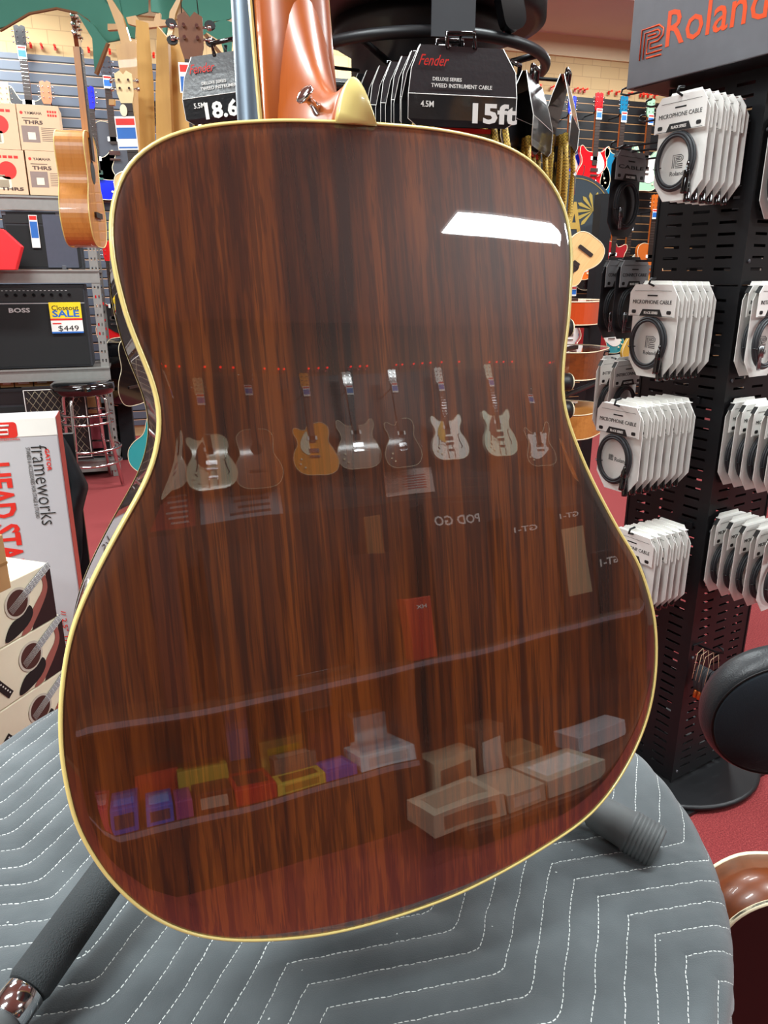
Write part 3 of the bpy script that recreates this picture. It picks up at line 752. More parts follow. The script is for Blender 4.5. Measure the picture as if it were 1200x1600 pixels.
def fender_pack(label, big, small, w=.152, h=.1, spine=False, grp=None, text=True, bx=.30):
    t = thing('carded_cable', label, 'cable pack', (0, 0, 0), 0, grp)
    mb = MB()   # wrapped header: front face, bulge, back face
    prof = [(-.016, 0-.002), (-.020, -.03), (-.022, -.062), (-.018, -h)]
    def side(y0, y1):
        return [(-w/2+.014, y0, -.002), (w/2-.012, y0, -.002)]
    rows = [[(-w/2+.020, -.003, 0), (w/2-.016, -.003, 0)], [(-w/2+.006, -.012, -.03), (w/2-.0, -.012, -.03)], [(-w/2, -.021, -.062), (w/2, -.021, -.062)], [(-w/2, -.020, -.092), (w/2, -.020, -.092)], [(-w/2+.012, -.018, -h), (w/2-.014, -.018, -h)]]
    back = [[(x, -y, z) for x, y, z in r] for r in rows]
    mbv = [p for r in rows for p in r]+[p for r in back for p in r]; fs = []
    for o in (0, 10):
        for i in range(4): a = o+i*2; fs.append((a, a+1, a+3, a+2))
    fs.append((0, 1, 11, 10)); mb.add(mbv, fs)
    c = mb.build('header_card', HK, t); md = c.modifiers.new('th', 'SOLIDIFY'); md.thickness = .0007
    em = MB()
    for x_s in (-1, 1):
        for o in (rows, back):
            em.tube([r[0 if x_s < 0 else 1] for r in o], .0006, 4)
    em.tube([rows[2][0], rows[2][1]], .0005, 4)
    em.build('white_card_edge', WHITE, t)
    MB().tube([(-.018, -.002, -.004), (-.02, -.004, .014), (.018, -.004, .016), (.02, -.002, -.002)], .0036, 8).build('hanger_loop', BLACKG, t)
    if text:
        lettering([(big, w*bx, -.083, w*.42 if len(big) < 5 else w*.50, .025, -.0216, .035), ('DELUXE SERIES', -.022, -.043, .040, .0042, -.0180, .01), ('TWEED INSTRUMENT CABLE', -.002, -.051, .085, .0048, -.0198, .01), (small, -w*.33, -.074, .018, .0075, -.0218, .01)], WHITE, t)
        lettering([('Fender', -w*.26, -.020, .042, .013, -.0125, .0, 0, .5)], REDP, t)
    cm = MB()
    for s in (-1, 1):
        for k in range(5):
            x = s*(w/2-.014-.0065*k); yo = (-.012, .009, -.004, .014, .002)[k]; cm.tube([(x, yo, -.088), (x+s*.008, yo*1.3, -.13), (x+s*.004, yo*1.3, -.20), (x*.75, yo, -.245), (x*.3, yo*.6, -.262), (0, yo*.6, -.266)], .0046, 8)
    cm.build('tweed_cable', TWEED, t)
    MB().tube([(-w/2+.004, -.012, -.118), (-w/2+.02, -.02, -.122), (-w/2+.042, -.010, -.118)], .0014, 5).build('cable_tie', BLACK, t)
    MB().box(-w/2+.03, w/2-.03, -.006, -.003, -.105, -.099).build('red_inner_card', REDP, t)
    MB().box(-w/2+.028, w/2-.03, -.004, .006, -.20, -.104).build('plug_bag', BLACKG, t)
    MB().lathe([(.0045, 0), (.0055, .002), (.0055, .038), (.003, .04), (.0032, .065), (.001, .07)], 14, Matrix.Translation((w/2-.005, -.016, -.13)) @ Matrix.Rotation(PI, 4, 'X')).build('jack', CHROME, t)
    return t
def place(t, px, py, D, rz, tilt=0):
    t.location = onD(px, py, D); t.rotation_euler = (0, tilt, rz); return t
fr = fender_pack('black fifteen foot instrument cable card hung in front of the spinner rack', '15ft', '4.5M')
place(fr, 719, 74, 1.0, R_(-6))
fb = None
for k, (px, py, D) in enumerate(((702, 84, 1.06), (684, 92, 1.12), (664, 100, 1.18), (644, 106, 1.24), (622, 113, 1.30), (606, 118, 1.36))):
    lab = ords[k+1]+' black-headed cable card in the row running back from the fifteen foot one'
    if fb is None: fb = fender_pack(lab, '', '', text=False, grp='black-headed cable cards on the spinner'); place(fb, px, py, D, R_(-6))
    else: dup(fb, onD(px, py, D), R_(-6), lab)
lf = fender_pack('black 18.6 foot instrument cable card left of the stand post', '18.6ft', '5.5M', bx=-.03)
place(lf, 353, 82, 1.06, R_(-22), R_(-6)); lf.scale = (.9, .9, .9)
for k, (px, py, D, rz) in enumerate(((832, 124, 1.12, 50), (884, 128, 1.24, 54), (800, 118, 1.09, 40))):
    lab = ['gold tweed cable seen edge-on right of the fifteen foot card', 'gold tweed cable seen edge-on closest to the black slatwall', 'gold tweed cable tucked half behind the fifteen foot card'][k]
    dup(fb, onD(px, py, D), R_(rz), lab)

# ================================================================== GENERIC HANGING GUITARS
def half_sym(h): return h + [(-x, z) for x, z in reversed(h) if abs(x) > 1e-6]
SHAPES = {
 'single': [(0,0),(.10,.003),(.165,.04),(.19,.11),(.172,.19),(.135,.25),(.137,.30),(.160,.345),(.158,.385),(.130,.395),(.09,.375),(.05,.372),(.03,.40),(-.03,.42),(-.09,.425),(-.135,.395),(-.145,.34),(-.130,.27),(-.160,.205),(-.19,.12),(-.165,.04),(-.10,.003)],
 'double': [(0,0),(.10,.003),(.165,.04),(.19,.11),(.172,.19),(.135,.25),(.137,.30),(.160,.350),(.155,.40),(.130,.405),(.085,.365),(.04,.355),(-.04,.355),(-.085,.365),(-.130,.405),(-.155,.40),(-.160,.350),(-.137,.30),(-.135,.25),(-.172,.19),(-.19,.11),(-.165,.04),(-.10,.003)],
 'strat': [(0,0),(.09,.0),(.15,.035),(.165,.10),(.140,.17),(.115,.23),(.135,.29),(.15,.34),(.125,.365),(.085,.33),(.045,.31),(-.045,.31),(-.075,.34),(-.11,.40),(-.14,.395),(-.14,.33),(-.115,.25),(-.125,.19),(-.16,.12),(-.15,.035),(-.09,.0)],
 'acoustic': half_sym([(0,0),(.10,.006),(.165,.04),(.20,.12),(.185,.20),(.145,.27),(.138,.32),(.148,.39),(.142,.45),(.10,.49),(.04,.5),(0,.5)]),
 'ukulele': half_sym([(0,0),(.05,.003),(.085,.025),(.10,.07),(.09,.115),(.066,.155),(.066,.18),(.077,.215),(.07,.25),(.04,.265),(0,.268)]),
}
def make_guitar(name, label, cat, shape, bodym, dep=.045, pick=None, neckm=MAHOG, headm=None, bind=CREAM2, tagged=True, holes=False, scale=1, group=None, hum=2, tail=False):
    t = thing(name, label, cat, (0, 0, 0), 0, group)
    pts = [(x*scale, z*scale) for x, z in catmull(SHAPES[shape], 4)]
    h = max(z for x, z in pts)
    if scale != 1 or shape in ('acoustic', 'ukulele'): ztop = h
    else: ztop = SHAPES[shape][[i for i, p in enumerate(SHAPES[shape]) if p[0] > 0][-1]][1]
    ztop = {'single': .385, 'double': .36, 'strat': .315}.get(shape, h)*(scale if shape not in ('acoustic', 'ukulele') else 1)
    MB().prism(pts, -dep/2, dep/2).build('body', bodym, t, bevel=.002)
    if bind:
        b = MB(); b.tube([(x, -dep/2, z) for x, z in pts], .0024*max(scale, .6), 5, True)
        if dep > .06: b.tube([(x, dep/2, z) for x, z in pts], .0024*max(scale, .6), 5, True)
        b.build('binding', bind, t)
    nl = .34*scale if shape != 'ukulele' else .21; nw = .026*scale if shape != 'ukulele' else .019
    f = -dep/2
    MB().box(-nw, nw, f-.004, f+.018, ztop-.02, ztop+nl).build('neck', neckm, t)
    fb = MB().box(-nw*.98, nw*.98, f-.009, f-.004, ztop-.12*scale, ztop+nl).build('fretboard', FRET, t)
    fr = MB()
    for k in range(12): fr.box(-nw*.95, nw*.95, f-.0102, f-.0088, ztop+nl-.03*(k+1)*scale*.85-.0007, ztop+nl-.03*(k+1)*scale*.85+.0007)
    fr.build('frets', CHROME, fb)
    z1 = ztop+nl; hw = nw*1.45; hl = .16*scale if shape != 'ukulele' else .10
    hp = [(-nw, z1), (nw, z1), (hw, z1+.03), (hw*1.05, z1+hl-.01), (hw*.4, z1+hl), (0, z1+hl-.012), (-hw*.4, z1+hl), (-hw*1.05, z1+hl-.01), (-hw, z1+.03)]
    MB().prism(hp, f-.004, f+.011).build('headstock', headm or bodym, t)
    tp = MB(); n = 3 if shape != 'ukulele' else 2
    for k in range(n):
        for s in (-1, 1):
            z = z1+.045*scale+k*(hl-.05)/n; tp.tube([(s*hw*.8, f+.004, z), (s*(hw+.012), f+.004, z)], .003, 6).lathe([(.002, 0), (.007, .001), (.007, .010), (.002, .011)], 8, Matrix.Translation((s*(hw+.010), f+.004, z)) @ Matrix.Rotation(s*PI/2, 4, 'Y'))
            tp.lathe([(.004, 0), (.004, .01)], 8, Matrix.Translation((s*hw*.55, f-.004, z)) @ Matrix.Rotation(PI/2, 4, 'X'))
    tp.build('tuning_pegs', CHROME, t)
    if shape in ('acoustic', 'ukulele'):
        zz = h*.66; MB().prism(circle(0, zz, .05*scale if shape == 'acoustic' else .028, 24), f-.001, f).build('sound_hole', INK, t)
        MB().prism(rrect(-.075*scale*(1 if shape == 'acoustic' else .6), .075*scale*(1 if shape == 'acoustic' else .6), h*.26, h*.26+.02, .006), f-.008, f).build('bridge', FRET, t)
    else:
        for k in range(hum):
            z = (.20+.10*k)*scale; MB().prism(rrect(-.042*scale, .042*scale, z-.016, z+.016, .004), f-.009, f).build('pickup', CHROME if k % 2 == 0 else WHITE, t)
        MB().box(-.04*scale, .04*scale, f-.012, f, .145*scale, .16*scale).build('bridge', CHROME, t)
        if tail:
            m = MB().tube([(-.02, f-.006, .14), (-.035, f-.008, .07), (-.03, f-.006, .01)], .003, 6).tube([(.02, f-.006, .14), (.035, f-.008, .07), (.03, f-.006, .01)], .003, 6).box(-.035, .035, f-.010, f-.004, .085, .10)
            m.tube([(.03, f-.01, .13), (.075, f-.025, .17), (.10, f-.025, .165)], .003, 6); m.build('tremolo_tailpiece', CHROME, t)
        if pick:
            MB().prism(catmull([(.035, .17), (.10, .20), (.105, .27), (.06, .345), (.035, .345)], 3) if shape != 'strat' else catmull([(.03, .07), (.12, .10), (.10, .2), (.12, .3), (.05, .3), (-.05, .3), (-.10, .3), (-.07, .2), (-.09, .15)], 3), f-.004, f-.001).build('pickguard', pick, t)
        if holes:
            hm = MB()
            for s in (-1, 1): hm.tube([(s*.115, f-.0006, .235), (s*.10, f-.0006, .225), (s*.108, f-.0006, .17), (s*.125, f-.0006, .12), (s*.112, f-.0006, .105)], .0042, 6)
            hm.build('sound_holes', INK, t)
        km = MB()
        for (x, z) in ((.10, .06), (.135, .09), (.12, .13)): km.lathe([(.009, 0), (.008, .010)], 10, Matrix.Translation((x*scale, f, z*scale)) @ Matrix.Rotation(PI/2, 4, 'X'))
        km.build('control_knobs', CREAM2, t)
    if tagged:
        tg = MB().box(-.03, .03, f-.022, f-.0215, z1-.07, z1+.02).build('price_tag', WHITE, t)
        MB().box(-.027, .027, f-.0228, f-.022, z1-.055, z1-.01).build('blue_panel', BLUEP, tg)
        MB().box(-.027, .027, f-.0228, f-.022, z1+.0, z1+.014).build('red_panel', REDP, tg)
    t['top'] = z1+hl
    return t
def lac(name, col): return mat(name, col, .22, coat=.9, var=.05)
HG0 = []
def hang(t, x, y, topz, rz):
    t.location = (x, y, topz-t['top']); t.rotation_euler = (0, 0, rz); del t['top']
    wall = YF-.021 if y > 0 else YB+.021; L_ = abs(wall-y)-.012
    lb = 'small black hanger prong behind a guitar headstock on the %s' % ('front slatwall' if y > 0 else 'mirrored rear slatwall'); key = round(L_, 3)
    loc = (x, wall, topz-.165)
    o = None
    for k, src in HG0:
        if k == key: o = src.copy(); COL.objects.link(o)
    if o is None:
        o = MB().tube([(-.028, -L_-.03, .012), (-.026, -L_+.0, .0), (0, -L_+.02, 0), (.026, -L_, 0), (.028, -L_-.03, .012)], .005, 6).tube([(0, -L_+.02, 0), (0, 0, 0)], .005, 6).build('guitar_hanger', BLACKM); HG0.append((key, o))
    o.location = loc; o.rotation_euler = (0, 0, rz)
    tag(o, lb, 'hanger', 'hangers on the front slatwall' if y > 0 else 'hangers on the mirrored rear slatwall')
    return t
# ---- front slatwall, right part
STG = [0]
def front_g(px, pytop, **k):
    STG[0] += 1; yy = YF-.16-.075*(STG[0] % 2); q = onY(px, pytop, yy); t = make_guitar(**k); hang(t, q.x, yy, q.z, 0); return t
front_g(935, 145, name='electric_guitar', label='bright red hollow-body electric guitar with white pickguard on the black slatwall', cat='guitar', shape='double', bodym=lac('red_lacquer', 'd4101a'), pick=WHITE, holes=True, tail=True)
front_g(893, 150, name='electric_guitar', label='royal blue double-cut electric guitar left of the bright red one', cat='guitar', shape='double', bodym=lac('royal_blue', '1030c8'), pick=WHITE)
front_g(974, 150, name='electric_guitar', label='teal blue electric guitar right of the bright red one', cat='guitar', shape='double', bodym=lac('teal_blue', '116a8e'), pick=WHITE)
front_g(1016, 155, name='electric_guitar', label='mint green electric guitar nearest the cable tower', cat='guitar', shape='strat', bodym=lac('mint', 'a9d8b4'), pick=WHITE)
# lower row on the black slatwall
low = [(905, 300, 'strat', 'warm_orange', 'f07020', 'orange lacquered electric guitar low on the black slatwall'), (930, 318, 'strat', 'deep_black_lac', '101012', 'black electric guitar with white guard low on the black slatwall'),
       (957, 300, 'single', 'cherry', 'a01822', 'cherry red single-cut guitar low on the black slatwall'), (985, 322, 'strat', 'ivory_lac', 'e6e0d0', 'ivory electric guitar low on the black slatwall'), (1015, 305, 'single', 'sunset', 'c8641e', 'amber single-cut guitar beside the cable tower, low on the wall')]
for px, py, sh, mn, cl, lb in low:
    q = onY(px, py, YF-.14); t = make_guitar('electric_guitar', lb, 'guitar', sh, lac(mn, cl), pick=WHITE if sh == 'strat' else None); STG[0] += 1; hang(t, q.x, YF-.14-.075*(STG[0] % 2), q.z, 0)
# lowest row, partly hidden
for px, py, sh, mn, cl, lb in [(895, 425, 'strat', 'sky_lac', '62b4dc', 'sky blue electric guitar in the lowest wall row beside the guitar binding'), (925, 430, 'double', 'blood_lac', '8c1018', 'dark red electric guitar in the lowest wall row'), (962, 425, 'strat', 'sea_lac', '2e8f9a', 'sea green electric guitar in the lowest wall row'), (1000, 430, 'single', 'gold_lac', 'caa040', 'gold-top electric guitar in the lowest wall row')]:
    q = onY(px, py, YF-.14); t = make_guitar('electric_guitar', lb, 'guitar', sh, lac(mn, cl), pick=WHITE if sh == 'strat' else None); STG[0] += 1; hang(t, q.x, YF-.14-.075*(STG[0] % 2), q.z, 0)

# flat-hung acoustics on a tiered stand, rims towards the viewer
RK = onD(915, 560, 3.2)
t = thing('tiered_guitar_stand', 'black tiered stand holding guitars flat behind the tower', 'guitar stand', (RK.x+.25, RK.y+.1, 0))
TGS = t; MB().box(-.03, .03, .22, .28, .02, 1.75).build('upright', BLACKM, t); MB().box(-.35, .35, -.2, .4, 0, .03).build('base', BLACKM, t)
for px, py, mt, lb, dep in [(905, 488, lac('orange_red_rim', 'c84a20'), 'orange-red rimmed acoustic guitar lying flat, topmost on the tiered stand', .09), (905, 568, MAHOG_D, 'brown acoustic guitar lying flat, its rim preamp showing, second on the tiered stand', .11), (900, 660, KOA, 'honey brown acoustic guitar lying flat, lowest on the tiered stand', .10)]:
    q = onD(px, py, 3.1)
    g_ = make_guitar('acoustic_guitar', lb, 'guitar', 'acoustic', mt, dep=dep, tagged=False, bind=CREAM2)
    del g_['top']; q = onD(px+36, py, 3.1); g_.location = (q.x, q.y, q.z); g_.rotation_euler = (R_(-90), R_(0), R_(40))
    ch = [c for c in g_.children if c.name.startswith('body')]
    MB().box(.19, .205, -.02, .02, .10, .17).build('preamp_panel', BLACK, g_)
    a_ = MB().tube([(-.3, .25, q.z-.08), (0, .25, q.z-.08)], .012, 8).build('arm', BLACKM, t)
for px, py in ((889, 512), (889, 597), (889, 640)):
    q = onD(px, py, 2.9)-TGS.location
    pd_ = MB().lathe([(.034, -.2), (.036, -.02), (.034, 0)], 16, Matrix.Translation(q) @ Matrix.Rotation(PI/2, 4, 'Y')).build('padded_peg', BLACK, TGS); MB().lathe([(.036, 0), (.03, .008)], 16, Matrix.Translation(q) @ Matrix.Rotation(PI/2, 4, 'Y')).build('end_cap', CREAM2, pd_)
    MB().tube([q+Vector((-.19, 0, 0)), Vector((0, .2, q.z))], .012, 8).build('arm', BLACKM, TGS)
q = onD(928, 372, 3.25)-TGS.location
MB().tube([(0, .25, q.z), q+Vector((0, .05, 0))], .008, 8).build('arm', BLACKM, TGS)

# round sign with a palm and letter A, small ukulele under it
q = onD(893, 345, 3.6)
t = thing('round_sign', 'dark slate round wooden sign with gold letters and a palm, under the gold cables', 'sign', q, R_(-20))
MB().prism(circle(0, 0, .205, 56), 0, .012).build('board', mat('slate_board', '2f3d47', .6), t)
GOLD = mat('gold_letter', 'c9a850', .5)
MB().tube([(.19*math.cos(2*PI*k/56), -.001, .19*math.sin(2*PI*k/56)) for k in range(56)], .0018, 5, True).build('gold_line', GOLD, t)
lettering([('KAL', -.085, .0, .15, .15, -.002, .02), ('A', .012, .0, .085, .17, -.002, .02)], GOLD, t, .003)
m = MB()
for k in range(13):
    a = R_(-70+k*25); m.prism([(.10, .045), (.10+.07*math.cos(a-.12), .045+.07*math.sin(a-.12)), (.10+.085*math.cos(a), .045+.085*math.sin(a)), (.10+.07*math.cos(a+.12), .045+.07*math.sin(a+.12))], -.003, -.001)
m.build('palm_leaves', mat('palm_gold', 'b9a24a', .6), t)
MB().prism(circle(.125, -.085, .022, 14, .028), -.003, -.001).build('pineapple', mat('pineapple', 'c8823a', .6), t)
def place_instr(t, px, py, D, rz, rx=0, ry=0):   # puts the head top at this pixel
    top = t['top']; del t['top']
    M = Matrix.Rotation(rz, 4, 'Z') @ Matrix.Rotation(ry, 4, 'Y') @ Matrix.Rotation(rx, 4, 'X')
    t.rotation_euler = M.to_euler(); t.location = onD(px, py, D) - M @ Vector((0, 0, top)); return t
u = make_guitar('ukulele', 'small natural ukulele hanging upside down below the round sign', 'ukulele', 'ukulele', SPRUCE, dep=.06, tagged=False, bind=CREAM2)
u.pop('top'); u.rotation_euler = (0, R_(215), R_(-20)); u.scale = (.82, .82, .82); u.location = onD(928, 372, 3.25)

# ================================================================== PALM TREE DISPLAY
PD = 3.0
pc = onD(240, 60, PD)
t = thing('palm_tree_display', 'wooden palm tree stand with faceted green leaves, hung with ukuleles', 'display', (pc.x, pc.y, 0))
def palm_board(pix, D, name, m, thick=.02, ang=0):
    c = onD(sum(p[0] for p in pix)/len(pix), sum(p[1] for p in pix)/len(pix), D)
    rz = R_(-17.5)+ang; nrm = Vector((math.sin(-rz), -math.cos(rz), 0)); nrm = Vector((math.sin(rz), -math.cos(rz), 0)); ex = Vector((math.cos(rz), math.sin(rz), 0))
    pts = []
    for px, py in pix:
        d = ray(px, py); s = nrm.dot(c-O)/nrm.dot(d); q = O+d*s-c; pts.append((q.dot(ex), q.z))
    o = MB().prism(pts, 0, thick).build(name, m, t)
    o.matrix_local = Matrix.Translation(c - Vector((pc.x, pc.y, 0))) @ Matrix.Rotation(rz, 4, 'Z'); return o
palm_board([(180, 70), (212, 62), (234, 200), (252, 420), (300, 1700), (268, 1700), (250, 560), (205, 300), (197, 170)], 3.02, 'trunk_board', PINE)
palm_board([(212, 30), (232, 36), (240, 130), (246, 330), (290, 1700), (266, 1700), (250, 560), (222, 330)], 2.94, 'trunk_board', PINE, ang=.3)
palm_board([(245, 40), (262, 60), (268, 200), (268, 330), (290, 1700), (262, 1700), (246, 330), (243, 150)], 2.90, 'trunk_board', PINE, ang=-.2)
palm_board([(262, 60), (290, 75), (303, 150), (301, 330), (320, 1700), (285, 1700), (262, 330)], 2.98, 'trunk_board', PINE, ang=.15)
palm_board([(197, 27), (212, 24), (217, 32), (240, 33), (243, 22), (250, 20), (250, 30), (260, 31), (259, 40), (225, 44), (200, 37)], 2.84, 'cross_piece', PINE)
palm_board([(168, 37), (186, 37), (187, 46), (168, 47)], 2.86, 'cross_piece', PINE)
palm_board([(192, 155), (232, 168), (232, 175), (192, 162)], 2.85, 'cross_piece', PINE)
palm_board([(170, 155), (178, 155), (178, 164), (170, 164)], 2.85, 'cross_piece', PINE)
palm_board([(278, 174), (301, 174), (301, 181), (278, 181)], 2.87, 'cross_piece', PINE)
palm_board([(165, -5), (172, -5), (190, 22), (200, 52), (207, 78), (207, 100), (200, 100), (190, 70), (182, 40)], 2.82, 'leaf_rib', PINE)
palm_board([(284, -5), (278, -5), (265, 18), (262, 48), (256, 90), (262, 92), (268, 60), (274, 22)], 2.80, 'leaf_rib', PINE)
leafs = [([(-70, -60), (175, -60), (198, 60), (166, 66), (150, 48), (138, 30), (120, 19), (88, 12), (45, 20), (12, 40), (-30, 52), (-70, 50)], 2.9, .1),
         ([(120, 20), (145, 38), (166, 66), (148, 114), (146, 90), (144, 60)], 2.86, -.3),
         ([(165, -60), (232, -60), (232, 18), (213, 24), (211, 60), (196, 56), (180, 20), (165, 0)], 2.93, .4),
         ([(232, -60), (290, -60), (284, 0), (266, 20), (256, 60), (250, 20), (236, 18)], 2.95, -.4),
         ([(283, -60), (420, -60), (372, 20), (358, 30), (330, 34), (322, 50), (330, 70), (300, 30), (284, 10)], 2.92, .2),
         ([(322, 50), (345, 65), (352, 90), (358, 98), (362, 60), (376, 40), (350, 30), (328, 38)], 2.84, -.2)]
for pts, D, an in leafs: palm_board(pts, D, 'leaf', LEAFG, .012, an)
for pts, D, an in [([(166, 66), (169, 68), (151, 117), (147, 114)], 2.845, -.3), ([(318, 55), (322, 52), (350, 88), (347, 92)], 2.835, -.2), ([(0, 46), (45, 19), (88, 11), (120, 18), (140, 32), (139, 34), (119, 21), (88, 14), (46, 22), (0, 49)], 2.885, .1)]:
    palm_board(pts, D, 'leaf_edge', mat('raw_edge', '7a5230', .7), .012, an)
MB().lathe([(.30, 0), (.30, .03)], 32, Matrix.Translation((.02, 0, 0))).build('base', PINE, t)
# instruments on it
u = make_guitar('ukulele', 'natural ukulele with pale headstock and oval hang tag on the palm stand', 'ukulele', 'ukulele', SPRUCE, dep=.06, headm=mat('maple_head', 'e8cf9c', .4), neckm=mat('maple_head'), tagged=False)
place_instr(u, 194, 114, 2.55, R_(-8), R_(0), R_(-2))
MB().prism(circle(0, .22+.21-.02, .012, 16, .019), -.045, -.044, Matrix.Translation((-.012, 0, .045))).build('hang_tag', CREAM2, u)
UM = Matrix.Translation((-.012, 0, .052))
tg_ = MB().box(-.034, .034, -.042, -.041, .28, .385, UM).build('price_tag', WHITE, u); MB().box(-.031, .031, -.0425, -.042, .315, .35, UM).box(-.031, .031, -.0425, -.042, .285, .29, UM).build('blue_panel', BLUEP, tg_); MB().box(-.031, .031, -.0425, -.042, .358, .378, UM).build('red_panel', REDP, tg_)
u = make_guitar('acoustic_bass', 'mahogany-headed bass ukulele with black tuners hanging right of the palm trunk', 'bass', 'ukulele', MAHOG_D, dep=.07, headm=mat('brown_head', '6e4228', .4), tagged=False)
place_instr(u, 298, 28, 2.5, R_(-8), 0, 0); u.scale = (1.4, 1.4, 1.4); u.location.z -= .228
for s in (-1, 1):
    for z in (.555, .52): MB().prism(circle(s*.045, z, .013, 10, .010), -.03, -.02).build('bass_tuner', BLACK, u)
tg_ = MB().box(-.034, .030, -.046, -.045, .405, .470).build('price_tag', WHITE, u); MB().box(-.031, .027, -.0465, -.046, .408, .44).build('blue_panel', BLUEP, tg_); MB().box(-.031, .027, -.0465, -.046, .45, .465).build('red_panel', REDP, tg_)
ks = MB().tube([(-.02, -.02, .565), (-.012, -.02, .80)], .0012, 5).tube([(.02, -.02, .565), (.01, -.02, .80)], .0012, 5).build('hanging_cord', BLACK, u)
# side-on guitar at left
sg = make_guitar('acoustic_guitar', 'small acoustic guitar hanging side-on left of the palm trunk, honey brown rim', 'guitar', 'acoustic', KOA, dep=.10, tagged=False, scale=.8, bind=CREAM, neckm=KOA, headm=MAHOG_D)
place_instr(sg, 93, 5, 3.0, R_(82), 0, R_(0)); sg.scale = (1.15, 1.15, 1.15); sg.location.z -= .15*.866

# ================================================================== AMPLIFIER RACK, LEFT
RY = 5.6
def xz(px, py, y=RY): q = onY(px, py, y); return q.x, q.z
xr = xz(172, 582)[0]
t = thing('storage_rack', 'grey boltless steel rack loaded with amplifiers behind the bar stool', 'rack', (xr, RY, 0))
for x in (0, -2.1):
    for y in (0, .5):
        slots = [.1+.0508*k for k in range(35)]
        m = slotted(.055, 0.0, 1.94 if x < -1 else 1.78, 2, .1016*.6, .010, .020).build('upright', GREY, t)
        m.location = (x-.055, y, 0); md = m.modifiers.new('t', 'SOLIDIFY'); md.thickness = .002
        if y == 0: MB().box(x-.001, x, .0, .035, 0, 1.78).build('upright_flange', GREY, t)
for z, nm in ((1.885, 'a'), (1.435, 'b'), (.79, 'c'), (.13, 'd')):
    MB().box(-2.1, -.0 if z < 1.8 else -.10, -.004, .0, z-.085, z).box(-2.1, -.0, -.014, -.004, z-.012, z).build('shelf_beam', GREY, t)
    MB().box(-2.1, -.0 if z < 1.8 else -.10, .004, .5, z-.02, z-.008).build('shelf_board', mat('shelf_board', '5a5550', .8), t)
def in_rack(t, x, z, y=RY+.02): t.location = (x, y, z); return t
# four small amp boxes on top
def thr_box(label, kind, x0, x1, z0, z1, rz=0):
    w, h = x1-x0, z1-z0; t = thing('amplifier_box', label, 'box', ((x0+x1)/2, RY+.01, z0), rz)
    MB().box(-w/2, w/2, 0, .22, 0, h).build('carton', TAN, t, bevel=.002)
    if kind == 'R':
        lettering([('YAMAHA', -w*.12, h*.82, w*.42, h*.06, -.001, .01), ('THR5', -w*.14, h*.62, w*.46, h*.085, -.001, .03)], mat('brown_ink', '4a3430', .6), t)
        m = MB().prism(circle(-w*.40, h*.82, h*.035, 14), -.0008, 0); m.build('round_emblem', REDP, t)
        m = MB().box(-w*.44, -w*.02, -.0006, 0, h*.18, h*.54).build('photo_print', mat('sepia_print', '8d7a72', .6), t); MB().box(-w*.30, -w*.12, -.0012, -.0006, h*.24, h*.40).build('amp_picture', CREAMP, m)
        m = MB()
        for k in range(8): m.box(w*.03, w*.40, -.0006, 0, h*(.50-.04*k), h*(.51-.04*k))
        m.box(-w*.40, w*.0, -.0006, 0, h*.70, h*.715).build('small_print', mat('brown_ink'), t)
        m = MB()
        for i in range(4):
            for j in range(2): m.box(w*(.22+.06*i), w*(.265+.06*i), -.0008, 0, h*(.84-.08*j), h*(.89-.08*j))
        m.build('red_icons', REDP, t)
    else:
        m = MB()
        for i in range(6): m.box(w*(-.12+.09*i), w*(-.05+.09*i), -.0008, 0, h*.81, h*.87)
        m.build('red_icons', REDP, t)
        MB().prism(circle(w*.20, h*.54, w*.15, 22), -.001, 0).build('red_seal', REDP, t)
        m = MB().prism(rrect(-w*.48, w*.24, h*.12, h*.40, .012), -.001, 0).build('amp_picture', CREAMP, t); MB().tube([(w*(-.4+.05*i), -.002, h*.42) for i in range(12)], .005, 6).box(-w*.44, w*.20, -.0016, -.001, h*.15, h*.33).build('grille_picture', mat('grille_tan', '9c9078', .6), m)
        if kind == 'L2': lettering([('THR5', w*.24, h*.13, w*.38, h*.07, -.002, .03)], mat('brown_ink'), t)
    return t
xa, za = xz(1, 305); x0_, _ = xz(-50, 305); x1_, _ = xz(46, 305); x2_, _ = xz(104, 305)
zb = 1.89; zm = xz(50, 236)[1]; zt = xz(45, 163)[1]; hbox = (zt-zb)/2
for (xs, xe, z, k, lb) in ((x1_+.005, x2_+.03, zb, 'R', 'tan amplifier box with sepia photo, lower right of the four on the rack'), (x1_-.01, x2_+.01, zb+hbox+.001, 'R', 'tan amplifier box with sepia photo, upper right of the four on the rack'), (x0_, x1_-.004, zb, 'L2', 'tan amplifier box with red seal, lower left of the four on the rack'), (x0_-.01, x1_-.014, zb+hbox+.001, 'L', 'tan amplifier box with red seal, upper left of the four on the rack')):
    thr_box(lb, k, xs, xe, z, z+hbox)
